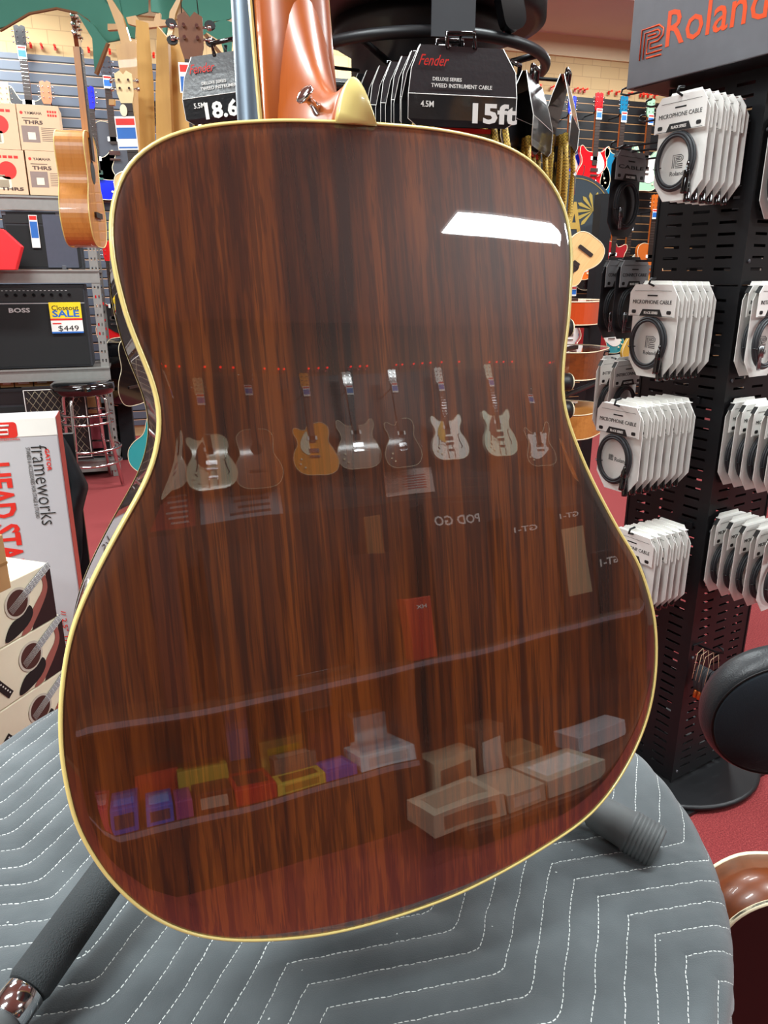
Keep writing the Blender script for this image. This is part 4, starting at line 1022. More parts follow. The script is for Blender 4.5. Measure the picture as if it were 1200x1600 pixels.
# small amps on the second shelf
def amp(label, x0, x1, z0, h, dep=.22, rz=0, y=RY+.02, corners=True, handle=False):
    w = x1-x0; t = thing('guitar_amplifier', label, 'amplifier', ((x0+x1)/2, y, z0), rz)
    MB().box(-w/2, w/2, .004, dep, 0, h).build('cabinet', mat('amp_vinyl', '24262b', .6, bump=.4, bscale=300), t, bevel=.006)
    MB().box(-w/2+.015, w/2-.015, 0, .006, .015, h*.76).build('grille_cloth', mat('grille_black', '1b1c1d', .85, bump=.5, bscale=700), t)
    MB().box(-w/2+.012, w/2-.012, .0, .004, h*.80, h*.96).build('control_panel', BLACK, t)
    if corners:
        for sx in (-1, 1):
            for z in (.012, h-.012): MB().box(sx*(w/2-.012)-.014, sx*(w/2-.012)+.014, -.003, .02, z-.013, z+.013).build('corner_guard', DGREY, t, bevel=.003)
    return t
ax0, az0 = xz(54, 410); ax1 = xz(102, 410)[0]; ah = xz(60, 330)[1]-1.44
a1 = amp('small black amplifier turned side-on, price tag on its edge, second shelf', ax0-.16, ax1, 1.437, ah, .22); 
a1.rotation_euler = (0, 0, 0)
a1.children[0]
MB().box(.065, .255, -.002, .0, .01, ah-.012).build('side_panel', mat('slate_vinyl', '464a58', .6), a1, bevel=.001)
tgm = MB().box(-.015, .035, -.012, -.010, ah-.22, ah-.02).build('price_tag', WHITE, a1); MB().box(-.012, .032, -.0128, -.012, ah-.16, ah-.06).build('blue_panel', BLUEP, tgm); MB().box(-.012, .032, -.0128, -.012, ah-.05, ah-.025).build('red_panel', REDP, tgm)
bx0, bx1 = xz(103, 405)[0], xz(130, 405)[0]
amp('tiny slate-blue practice amplifier right of the small black amplifier', bx0+.02, bx1, 1.437, .17, .15, corners=False)
q = onD(0, 390, 4.6)
rm = MB().prism([(-.25, -.12), (.07, -.12), (.125, .02), (.03, .12), (-.25, .17)], 0, .12); o = rm.build('red_amplifier_cover', REDB, None, bevel=.004); o.location = q; tag(o, 'bright red angular case poking in at the left edge, before the second shelf', 'case')
# large combo with closeout tag
cx1 = xz(146, 575)[0]; ch_ = xz(60, 445)[1]-.79
cw = .75
c_ = amp('large black combo amplifier with a closeout sale tag on its front', cx1-cw, cx1, .792, ch_, .28, corners=False)
lettering([('BOSS', cw/2-.42, ch_*.70, .13, .030, -.004, .03)], mat('silver_badge', 'd8d8d8', .3, metal=.6), c_)
km = MB()
for k in range(11): km.lathe([(.011, 0), (.010, .014)], 10, Matrix.Translation((-cw/2+.10+.055*k, -.0, ch_*.88)) @ Matrix.Rotation(PI/2, 4, 'X'))
km.build('control_knobs', BLACKG, c_)
km = MB()
for k in range(22): km.box(-cw/2+.08+.026*k, -cw/2+.092+.026*k, -.0008, 0, ch_*.925, ch_*.932)
km.box(-cw/2+.01, cw/2-.01, -.003, 0, ch_*.775, ch_*.783).build('white_marks', mat('silver_badge'), c_)
sg_ = MB().box(cw/2-.235, cw/2-.035, -.014, -.012, ch_*.42, ch_*.79).build('sale_tag', WHITE, c_)
MB().box(cw/2-.235, cw/2-.035, -.0148, -.014, ch_*.60, ch_*.79).build('yellow_panel', YELLOWP, sg_)
lettering([('SALE', cw/2-.135, ch_*.655, .17, .045, -.0155, .03)], BLUEP, sg_)
lettering([('Closeout', cw/2-.135, ch_*.725, .17, .032, -.0155, .01), ('$449', cw/2-.128, ch_*.475, .13, .042, -.0155, .0)], INK, sg_)
MB().box(cw/2-.235, cw/2-.035, -.0148, -.014, ch_*.575, ch_*.598).box(cw/2-.225, cw/2-.17, -.0148, -.014, ch_*.53, ch_*.545).build('red_band', REDP, sg_)
MB().box(cw/2-.235, cw/2-.035, -.0148, -.014, ch_*.42, ch_*.44).build('blue_band', BLUEP, sg_)
# row of small boxes and lower amps on the bottom shelf
bz = xz(40, 607)[1]
amp('wide black amplifier head on the bottom shelf behind the white stand box', xz(-80, 640)[0], xz(90, 640)[0], .132, bz-.135, .3, y=RY+.04, corners=False)
xx = xz(-40, 600)[0]
for k, (p0, p1) in enumerate(((-35, -2), (1, 22), (24, 52), (54, 79), (92, 122), (124, 146))):
    xa_, xb_ = xz(p0, 600, RY+.1)[0], xz(p1, 600, RY+.1)[0]
    bt = thing('small_carton', ['leftmost small carton, cut by the frame, under the third shelf beam', 'small carton with blank white label under the closeout amplifier', 'small carton with a barcode sheet under the third shelf beam', 'small carton with a green strip under its label, third shelf beam', 'small carton seen just above the stool seat', 'rightmost small carton under the third shelf beam beside the upright'][k], 'box', ((xa_+xb_)/2, RY+.08, bz+.002), 0, 'small cartons')
    w = xb_-xa_; MB().box(-w/2, w/2, 0, .2, 0, .14).build('carton', KRAFT, bt); MB().box(-w*.3, w*.3, -.0015, 0, .02, .11).build('paper_label', WHITE, bt)
# low things on the floor by the rack
q = onZ(118, 742, 0)
dx0, dx1 = xz(108, 700, 5.45)[0], xz(131, 700, 5.45)[0]
da = thing('speaker_cabinet', 'speaker cabinet with diamond grille cloth and white piping behind the stool', 'speaker', ((dx0+dx1)/2-.1, 5.5, .16))
MB().box(-.2, .2, 0, .03, 0, .52).build('cabinet', BLACK, da)
m = MB(); gw = .18
for k in range(-8, 18):
    x = -gw+k*.045
    for s in (1, -1):
        p0 = Vector((x, 0)); pts = []
        for j in range(12):
            X_, Z_ = x+s*j*.03 if s > 0 else x+.0-j*.03+.30, .03+j*.042
            if -gw <= X_ <= gw: pts.append((X_, -.002, Z_))
        if len(pts) > 1: m.tube(pts, .0016, 4)
m.build('diamond_grille', mat('grille_thread', '9a8f78', .7), da); MB().tube([(-.19, -.003, .02), (.19, -.003, .02), (.19, -.003, .50), (-.19, -.003, .50)], .004, 6, True).build('piping', WHITE, da)
def simple_box(name, label, cat, px0, px1, pyb, pyt, y, dep, m, grp=None):
    x0, zb_ = xz(px0, pyb, y); x1 = xz(px1, pyb, y)[0]; zt_ = xz((px0+px1)/2, pyt, y)[1]
    t = thing(name, label, cat, ((x0+x1)/2, y, max(.002, zb_)), 0, grp); w = x1-x0
    MB().box(-w/2, w/2, 0, dep, 0, zt_-max(.002, zb_)).build('carton', m, t, bevel=.003); t['_w'] = w; t['_h'] = zt_-max(.002, zb_)
    return t
sb = simple_box('cardboard_box', 'plain cardboard box seen between the chrome stool legs', 'box', 132, 156, 647, 620, 5.75, .3, KRAFT); 
sb2 = simple_box('storage_tub', 'dusty rose storage box under the cardboard box behind the stool', 'box', 131, 162, 702, 649, 5.72, .3, mat('rose_box', 'a84a58', .7))
sb3 = simple_box('effects_case', 'low black case on the floor behind the stool', 'case', 133, 180, 738, 706, 5.7, .3, BLACK)
for b_ in (sb, sb2, sb3): del b_['_w']; del b_['_h']
# black floor-standing covered amp + things right of the rack
q0 = simple_box('covered_amplifier', 'tall amplifier under a black cover right of the rack upright', 'amplifier', 166, 214, 720, 628, 6.1, .35, CLOTH); del q0['_w']; del q0['_h']
def place_base(t, px, py, D, rz, rx=0, ry=0):
    if 'top' in t: del t['top']
    M = Matrix.Rotation(rz, 4, 'Z') @ Matrix.Rotation(ry, 4, 'Y') @ Matrix.Rotation(rx, 4, 'X')
    t.rotation_euler = M.to_euler(); t.location = onD(px, py, D); return t
bg = make_guitar('acoustic_guitar', 'gloss black acoustic guitar with white binding hanging side-on near the rack', 'guitar', 'acoustic', BLACKG, dep=.11, tagged=False, bind=CREAM2)
place_base(bg, 204, 632, 5.7, R_(55), 0, 0)
rg = make_guitar('electric_guitar', 'scarlet electric guitar with black guard, half hidden between rack and guitar rim', 'guitar', 'strat', lac('scarlet', 'd81a20'), pick=BLACK, tagged=False)
q = onY(184, 535, YF-.22); hang(rg, q.x, YF-.22, q.z+rg['top'], 0)
tq = make_guitar('ukulele', 'turquoise ukulele peeping out beside the guitar waist', 'ukulele', 'acoustic', lac('turquoise', '17a0a6'), dep=.06, tagged=False, scale=.62, bind=CREAM2)
tq.scale = (1.25, 1.25, 1.25); place_base(tq, 236, 742, 4.3, R_(-20), 0, R_(24))
us = thing('ukulele_stand', 'low black wire stand under the turquoise ukulele', 'stand', (tq.location.x, tq.location.y, 0))
MB().tube([(-.1, -.08, .006), (-.03, 0, tq.location.z-.01), (-.03, -.06, tq.location.z-.008)], .005, 8).tube([(-.03, 0, tq.location.z-.01), (.05, 0, tq.location.z-.01), (.05, -.06, tq.location.z-.008)], .005, 8).tube([(.05, 0, tq.location.z-.01), (.12, -.08, .006)], .005, 8).build('wire_frame', BLACKM, us)
# wall guitars behind, left part
for px, py, sh, mn, cl, lb, D in [(30, 40, 'strat', 'ink_lac', '141418', 'black twelve-tuner electric guitar high on the blue-grey slatwall', 0), (138, 135, 'strat', 'cobalt', '1222d0', 'cobalt blue electric guitar on the blue-grey slatwall behind the side-on guitar', 0), (164, 88, 'single', 'graphite_lac', '4a4d55', 'graphite grey guitar in the slatwall corner left of the ukulele', 0), (4, 128, 'strat', 'maple_lac', 'd0a878', 'maple-necked guitar behind the amplifier boxes at the left edge', 0), (70, 127, 'strat', 'copper_lac', 'b06030', 'orange-headed guitar standing behind the amplifier boxes', 0), (245, 160, 'strat', 'pitch_lac', '0c0c0e', 'black guitar with white edge glimpsed between the palm trunk boards', 0)]:
    q = onY(px, py, YF-.15); g_ = make_guitar('electric_guitar', lb, 'guitar', sh, lac(mn, cl), pick=WHITE if mn in ('pitch_lac',) else None, tagged=(py < 100)); hang(g_, q.x, YF-.15, q.z, 0)
# bar stool
q = onZ(146, 756, 0); q = Vector((q.x+.02, q.y-.12, 0))
t = thing('bar_stool', 'chrome ring bar stool with a shiny black round seat before the rack', 'stool', (q.x-.01, q.y+.1, 0))
sh_ = onD(128, 598, pr_d := (Vector((q.x, q.y+.1, .66))-O).dot(FW)).z
MB().lathe([(.17, sh_-.07), (.195, sh_-.06), (.205, sh_-.03), (.20, sh_+.0), (.18, sh_+.012), (.10, sh_+.016), (.0, sh_+.016)], 40).build('seat', BLACKG, t)
MB().tube([(.197*math.cos(2*PI*k/40), .197*math.sin(2*PI*k/40), sh_-.003) for k in range(40)], .004, 6, True).build('seat_piping', BLACKG, t)
for k in range(4):
    a = PI/4+k*PI/2+.3; c, s = math.cos(a), math.sin(a)
    MB().tube([(.10*c, .10*s, sh_-.075), (.14*c, .14*s, sh_-.08), (.158*c, .158*s, sh_-.11), (.17*c, .17*s, .30), (.215*c, .215*s, .012)], .0125, 10).build('leg', CHROME, t)
for z, r in ((sh_-.20, .165), (sh_-.26, .165), (.27, .20), (.17, .195)):
    MB().tube([(r*math.cos(2*PI*k/40), r*math.sin(2*PI*k/40), z) for k in range(40)], .009, 8, True).build('foot_ring', CHROME, t)

# ================================================================== WHITE STAND BOX AND GUITAR BOXES, LEFT
GY = 1.95
gx1, gzt = xz(86, 652, GY); gx0 = gx1-.34
t = thing('stand_box', 'tall white and grey stand box standing on end behind the guitar boxes', 'box', ((gx0+gx1)/2, GY, .002))
w = gx1-gx0; h = gzt-.002
zs1 = xz(60, 682, GY)[1]
MB().box(-w/2, w/2, 0, .10, 0, h).build('carton', GREYB, t, bevel=.002)
MB().box(-w/2, w/2, -.001, 0, zs1, h).build('white_top_band', WHITE, t)
MB().box(w/2, w/2+.001, .012, .10, 0, h).build('red_side', mat('salmon_side', 'c05048', .6), t)
MB().prism(rrect(w/2-.26, w/2-.088, h-.044, h-.006, .008), -.002, -.001).build('logo_panel', REDP, t)
m = MB(); ex = w/2-.14
m.tube([(ex+.036, -.0022, h-.014), (ex-.03, -.0022, h-.014), (ex-.03, -.0022, h-.035), (ex+.032, -.0022, h-.035), (ex+.032, -.0022, h-.024), (ex+.002, -.0022, h-.024)], .0026, 4)
m.build('logo_letter', WHITE, t)
lettering([('STANDS AND ACCESSORIES', w/2-.14, h-.048, .11, .0035, -.0018)], REDP, t)
# rotated writing (reads top to bottom)
def vtext(st, px, py0, py1, hh, m, bold=0):
    x, za_ = xz(px, py0, GY); zb_ = xz(px, py1, GY)[1]
    mb = text_mb([(st, x-t.location.x, (za_+zb_)/2, abs(za_-zb_), hh, -.0015, bold, PI/2)]); mb.build('lettering', m, t)
vtext('frameworks', 60, 697, 822, .036, INK, -.012)
vtext('GATOR', 73, 702, 737, .010, REDP, .02)
vtext('STANDS & ACCESSORIES FOR STAGE & STUDIO', 43, 700, 812, .009, GREYINK)
vtext('HEAD STAND', -7, 725, 925, .062, REDP, .03)
vtext('// 2.5" THICK PAD', 99, 955, 1060, .012, REDP)
# black cloth hanging beside it
cl = MB(); vs = []; fs = []; N1, N2 = 14, 40
prof_x = [(680, 96), (700, 108), (722, 118), (745, 130), (760, 137), (775, 133), (800, 127), (830, 128), (860, 129), (900, 124), (960, 122)]
for j in range(N2+1):
    py = 680+(960-680)*j/N2; k = max(i for i, p in enumerate(prof_x) if p[0] <= py+1e-6); k = min(k, len(prof_x)-2)
    f_ = (py-prof_x[k][0])/(prof_x[k+1][0]-prof_x[k][0]); pxr = prof_x[k][1]*(1-f_)+prof_x[k+1][1]*f_
    for i in range(N1+1):
        pxx = 40+(pxr-40)*i/N1; q = onY(pxx, py, 2.35+.03*math.sin(i*1.3+j*.12)); vs.append(tuple(q))
for j in range(N2):
    for i in range(N1): a = j*(N1+1)+i; fs.append((a, a+1, a+N1+2, a+N1+1))
o = cl.add(vs, fs, True).build('draped_cloth', CLOTH); md = o.modifiers.new('t', 'SOLIDIFY'); md.thickness = .004
tag(o, 'black cloth hanging in folds at the right edge of the tall stand box', 'cloth')
ct = thing('clothes_rail', 'low black frame that the black cloth hangs over, hidden behind the stand box', 'frame', (gx1-.05, 2.42, 0))
qq = onY(70, 682, 2.35)
MB().box(-.3, .04, 0, .02, .0, qq.z-.01).build('frame_panel', BLACKM, ct)
# stack of guitar boxes
ga = R_(36); gd = Vector((math.sin(ga), math.cos(ga), 0))     # along the long face, away
cor = onD(76, 878, 1.5)
LB, DBX = .98, .42
hts = (cor.z - onD(87, 972, 1.49).z)
gm = math.atan2(gd.y, gd.x)
gname = ['topmost cream guitar box with a printed acoustic guitar, cardboard carton on it', 'second cream guitar box from the top of the stack', 'third cream guitar box, cut off by the quilted blanket', 'fourth cream guitar box down, hidden behind the table', 'fifth cream guitar box down the stack', 'sixth cream guitar box down the stack', 'bottom cream guitar box standing on the carpet']
nb_ = 7; hh_ = (cor.z-.004)/nb_
def guitar_box(label, loc):
    t = thing('guitar_box', label, 'box', loc, gm, 'cream guitar boxes')      # origin: right end of the front face, bottom; +X away along the face
    MB().box(-LB, 0, 0, DBX, 0, hh_-.002).build('carton', CREAMP, t, bevel=.002)
    h = hh_-.002; f = -.0008
    MB().prism([(-.0, 0.0), (-.0, h*.97), (-.012, h*.97), (-.014, h*.62), (-.030, h*.36), (-.065, h*.06), (-.068, 0)], f, 0).build('dark_print', mat('dark_print', '2a1c1c', .5), t)
    bd_ = catmull([(-.016, h*.86), (-.014, h*.6), (-.030, h*.38), (-.060, h*.12), (-.075, 0.002), (-.096, .002), (-.080, h*.16), (-.052, h*.42), (-.030, h*.58), (-.024, h*.72), (-.028, h*.86), (-.022, h*.92)], 3)
    MB().prism(bd_, f*1.6, f).build('rim_print', mat('rim_print', '9c5a50', .5), t)
    MB().prism(circle(-.094, h*.60, .031, 28), f*2.0, f*1.6).build('rosette_print', mat('rosette_print', 'c8c0b0', .5), t)
    MB().prism(circle(-.094, h*.60, .026, 28), f*2.4, f*2.0).build('sound_hole_print', mat('hole_print', '4a2c26', .5), t)
    MB().prism(catmull([(-.066, h*.46), (-.060, h*.30), (-.078, h*.14), (-.115, h*.04), (-.135, h*.05), (-.128, h*.2), (-.112, h*.32), (-.085, h*.36)], 3), f*2.2, f*1.4).build('pickguard_print', INK, t)
    d = Vector((.072, h*.31)); p0 = Vector((-.074, h*.68)); nn = Vector((-d.y, d.x)).normalized()*.0085
    MB().prism([tuple(p0-nn), tuple(p0+d-nn), tuple(p0+d+nn), tuple(p0+nn)], f*2.6, f*2.2).build('fretboard_print', mat('fb_print', '5c5660', .5), t)
    m = MB()
    for k in range(6):
        o_2 = nn*(-.85+.34*k); a_, b_ = p0-d*.55+o_2, p0+d+o_2; m.tube([(a_.x, f*2.8, a_.y), (b_.x, f*2.8, b_.y)], .0004, 4)
    for k in range(9): a_ = p0+d*(k/9+.05)-nn; b_ = p0+d*(k/9+.05)+nn; m.tube([(a_.x, f*2.8, a_.y), (b_.x, f*2.8, b_.y)], .0004, 4)
    m.build('string_print', WHITE, t)
    d2 = Vector((.030, h*-.36)); p2 = Vector((-.185, h*.52)); n2 = Vector((-d2.y, d2.x)).normalized()*.008
    MB().prism([tuple(p2-n2), tuple(p2+d2-n2), tuple(p2+d2+n2), tuple(p2+n2)], f*2, f*1).build('bridge_print', INK, t)
    m = MB()
    for k in range(6): q_ = p2+d2*(.12+.15*k)+n2*.3; m.prism(circle(q_.x, q_.y, .0018, 8), f*2.6, f*2)
    m.build('bridge_pins_print', WHITE, t)
    return t
g0 = None
for k in range(nb_):
    lc = Vector((cor.x, cor.y, 0)) + gd*(.012*[0, 1, 1.2, .6, .9, .3, .5][k]) + Vector((0, 0, cor.z-hh_*(k+1)))
    if g0 is None: g0 = guitar_box(gname[k], lc)
    else: dup(g0, lc, gm, gname[k])
q = onD(12, 882, 1.36)
o = thing('cardboard_carton', 'brown cardboard carton on top of the guitar boxes, cut by the left edge', 'box', (q.x, q.y, cor.z+.001), gm)
MB().box(-.25, 0, .0, .2, 0, .105).build('carton', KRAFT, o, bevel=.002); MB().box(-.25, 0, -.0008, 0, .048, .053).build('tape_seam', mat('tape', '9c7648', .4), o)

# ================================================================== PADDED THRONE AND CORNER GUITAR, RIGHT
q = onD(1226, 1131, 1.19)
fz = math.atan2(q.x, q.y)
t = thing('drum_throne_seat', 'round black padded stool seat tipped on edge before the cable tower', 'stool', q, R_(-22))
M = Matrix.Rotation(R_(8), 4, 'X') @ Matrix.Rotation(PI/2, 4, 'X')
pr_ = [(.004, .0), (.098, .0), (.110, -.004), (.1175, -.012), (.121, -.024), (.121, -.040), (.116, -.055), (.10, -.062), (.004, -.064)]
MB().lathe([(r, z) for r, z in pr_[2:-1]], 64, M).build('leather_side', LEATHER, t)
MB().lathe([(.108, -.003), (.106, .0), (.05, .003), (.001, .004)], 64, M).build('fabric_face', VELVET, t)
MB().tube([tuple(M @ Vector((.111*math.cos(2*PI*k/64), .111*math.sin(2*PI*k/64), -.004))) for k in range(64)], .0014, 6, True).build('stitched_piping', BLACK, t)
MB().tube([(0, .06, 0), (.10, .09, -.0), (.30, .10, -.04), (.32, .10, -q.z+.01)], .012, 12).build('post', BLACKM, t)
MB().lathe([(.16, 0), (.16, .012)], 32, Matrix.Translation((.34, .10, -q.z+.0))).build('base', BLACKM, t)

MAHOG_C = wood('satin_mahogany', [(.3, '3c1808'), (.5, '6a3210'), (.7, '4c210b')], 40, 'x', rough=.35, coat=.2).m
cg = thing('acoustic_guitar', 'sunburst cutaway acoustic guitar with white binding in the bottom right corner', 'guitar', (0, 0, 0))
pts = catmull(SHAPES['acoustic'], 5); dp = .10
gsb = NG('sunburst', rough=.3, coat=.2)
xz_ = gsb.sep(gsb.tc.outputs['Object']); dd = gsb.math('SQRT', gsb.math('ADD', gsb.math('POWER', gsb.math('MULTIPLY', xz_[0], 5.4), 2), gsb.math('POWER', gsb.math('MULTIPLY', gsb.math('SUBTRACT', xz_[2], .22), 3.6), 2)))
gsb.color(gsb.ramp(dd, [(.2, 'c87a24'), (.42, '3a1806'), (.58, '0a0504')]))
MB().prism(pts, -dp/2, -dp/2+.004).build('soundboard', gsb.m, cg)
MB().prism(offset(pts, .001), -dp/2+.004, dp/2, smooth=True).build('sides', MAHOG_C, cg)
b = MB(); bo, bi = pts, offset(pts, .004)
for y in (-dp/2, dp/2-.004): strip([[(x, y-.0005, z) for x, z in bi], [(x, y-.0005, z) for x, z in bo], [(x, y+.005, z) for x, z in bo], [(x, y+.005, z) for x, z in bi]], CREAM2, 'binding', True, cg)
MB().prism(circle(0, .33, .05, 28), -dp/2-.0004, -dp/2).build('sound_hole', INK, cg); MB().prism(rrect(-.08, .08, .13, .16, .008), -dp/2-.008, -dp/2).build('bridge', FRET, cg)
MB().box(-.026, .026, -dp/2-.002, -dp/2+.02, .49, .85).build('neck', MAHOG, cg); MB().box(-.026, .026, -dp/2-.008, -dp/2-.002, .38, .85).build('fretboard', FRET, cg)
MB().prism([(-.024, .85), (.024, .85), (.04, .89), (.036, 1.02), (-.036, 1.02), (-.04, .89)], -dp/2, -dp/2+.015).build('headstock', BLACKG, cg)
pm_ = MB().box(-.147, -.1415, -.02, .02, .375, .44).build('preamp_panel', BLACK, cg)
MB().lathe([(.006, 0), (.006, .008)], 12, Matrix.Translation((-.147, 0, .425)) @ Matrix.Rotation(-PI/2, 4, 'Y')).build('output_jack', CHROME, cg)
q = onD(1272, 1338, 1.02)
Mx = Matrix.Rotation(R_(-24), 4, 'Z') @ Matrix.Rotation(R_(3), 4, 'Y') @ Matrix.Rotation(R_(-8), 4, 'X')
cg.rotation_euler = Mx.to_euler(); cg.location = q - Mx @ Vector((0, dp/2, .5))
gs = thing('floor_guitar_stand', 'black floor stand carrying the corner guitar below the frame', 'guitar stand', (cg.location.x, cg.location.y, 0))
MB().tube([(0, 0, max(.02, cg.location.z-.03)), (0, .12, .02)], .01, 8).tube([(-.15, -.1, .012), (0, 0, cg.location.z*.6), (.15, -.1, .012)], .01, 8).tube([(-.09, -.06, cg.location.z-.015), (0, .04, cg.location.z-.03), (.09, -.06, cg.location.z-.015)], .009, 8).build('frame', BLACKM, gs)

# ================================================================== BEHIND THE VIEWER: what the lacquer mirrors
def refl_rect(px0, px1, pyt, pyb, Y):
    pm_ = (px0+px1)/2; A = seen_in_back(px0, pyb, Y); B = seen_in_back(px1, pyb, Y)
    return A.x, B.x, (A.z+B.z)/2, seen_in_back(pm_, pyt, Y).z
def rguitar(px, sh, mn, cl, label, topz=2.98, **k):
    q = seen_in_back(px, 670, YB+.14); t = make_guitar('electric_guitar' if sh != 'acoustic' else 'acoustic_guitar', label, 'guitar', sh, lac(mn, cl), **k)
    STG[0] += 1; return hang(t, q.x, YB+.14+.075*(STG[0] % 2), topz, PI)
rguitar(243, 'single', 'pale_ivory', 'd8d2b8', 'ivory electric guitar mirrored at the left waist edge of the big guitar')
rguitar(318, 'single', 'sage_cream', 'c4c49c', 'sage cream hollow-body electric guitar, second in the mirrored row', topz=2.93, holes=True, tail=True, pick=BLACK)
rguitar(392, 'acoustic', 'walnut_lac', '6a3c1e', 'walnut brown acoustic guitar in the mirrored row', topz=3.02, dep=.09)
rguitar(483, 'single', 'amber_gold', 'f09a10', 'amber gold single-cut electric guitar in the mirrored row', holes=False, pick=CREAM2)
rguitar(553, 'double', 'taupe_lac', '93806e', 'taupe double-cut electric guitar right of the amber one in the mirrored row', topz=3.0)
rguitar(617, 'single', 'night_lac', '1a1414', 'near-black guitar with four chrome pickups in the mirrored row', hum=2)
rguitar(700, 'double', 'arctic_white', 'f6f4ea', 'white hollow-body with gold guard, brightest guitar in the mirrored row', topz=3.0, holes=True, tail=True, pick=mat('gold_guard', 'd0a840', .3))
rguitar(772, 'double', 'mint_white', 'dce8d0', 'mint-white hollow-body with dark brown guard in the mirrored row', topz=3.0, holes=True, tail=True, pick=mat('brown_guard', '3a1c14', .3))
rguitar(838, 'strat', 'smoke_lac', '3a3432', 'smoke grey electric guitar hung lower in the mirrored row', topz=2.85, pick=WHITE)
rguitar(905, 'single', 'tangerine', 'c86a18', 'tangerine guitar at the right end of the mirrored row', topz=2.8)
# gondola
gA = seen_in_back(150, 1310, -2.0); gE = seen_in_back(1000, 950, -2.0); gM = seen_in_back(652, 1205, -2.0)
GX0, GX1, GXM = gA.x-.35, gE.x+.9, gM.x+.01
zt_g = .77; zl_g = .315
gn = thing('store_gondola', 'wooden shop gondola with two shelves of boxes, mirrored in the guitar back', 'shelf unit', (GXM, -2.0, 0), PI)
def gl(x): return GXM-x      # world x -> local x
BRN = mat('gondola_laminate', '4a3428', .6); LIP = mat('shelf_lip', '8c8088', .4)
MB().box(gl(GX1), gl(GX0), .50, .52, .05, 1.62).build('back_panel', mat('peg_panel', '2a2020', .7), gn)
MB().box(gl(GX1), gl(GX0), 0.0, .50, zt_g-.03, zt_g).build('top_shelf', BRN, gn)
MB().box(gl(GX1), gl(GX0), -.006, 0.0, zt_g-.022, zt_g+.002).build('top_shelf_lip', LIP, gn)
MB().box(gl(GXM), gl(GX0), 0.0, .50, zl_g-.03, zl_g).build('lower_shelf', BRN, gn)
MB().box(gl(GXM), gl(GX0), -.006, 0.0, zl_g-.020, zl_g+.002).build('lower_shelf_lip', LIP, gn)
MB().box(gl(GX1), gl(GXM)-.03, -.42, .50, .06, .085).build('base_deck', BRN, gn)
MB().box(gl(GX1), gl(GX0), .02, .48, .0, .06).build('plinth', BLACK, gn)
MB().box(gl(GXM)-.02, gl(GX0), .004, .02, .0, zl_g-.03).build('kick_board', mat('kick_brown', '1c1210', .6), gn)
MB().box(gl(GX1), gl(GXM)-.03, -.40, -.38, .0, .06).build('kick_board', mat('kick_brown'), gn)
MB().box(gl(GXM)-.02, gl(GXM), -.0, .50, .05, zt_g-.03).build('divider', mat('divider_panel', '5a2a18', .5), gn)
MB().box(gl(GX0), gl(GX0)+.02, -.0, .50, .05, zt_g-.03).build('end_panel', BRN, gn)
def rbox(name, label, cat, px0, px1, pyt, pyb, Y, col, dep=.14, base=None, h=None, grp=None, mark=None, lid=None):
    x0, x1, z0, z1 = refl_rect(px0, px1, pyt, pyb, Y)
    if base is not None: hh2 = h if h else max(.02, z1-z0); z0 = base
    else: hh2 = z1-z0
    t = thing(name, label, cat, ((x0+x1)/2, Y, z0+.001), PI, grp); w = abs(x1-x0)
    MB().box(-w/2, w/2, 0, dep, 0, hh2).build('carton', mat('box_'+col, col, .45, var=.08), t, bevel=.002)
    if mark: 
        m = MB().box(-w*.36, w*.36, -.001, 0, hh2*.22, hh2*.78); m.build('front_label', mat('box_'+mark, mark, .45), t)
    if lid: MB().box(-w*.38, w*.38, dep*.2, dep*.8, hh2, hh2+.001).build('top_label', mat('box_'+lid, lid, .45), t)
    return t
L = zl_g
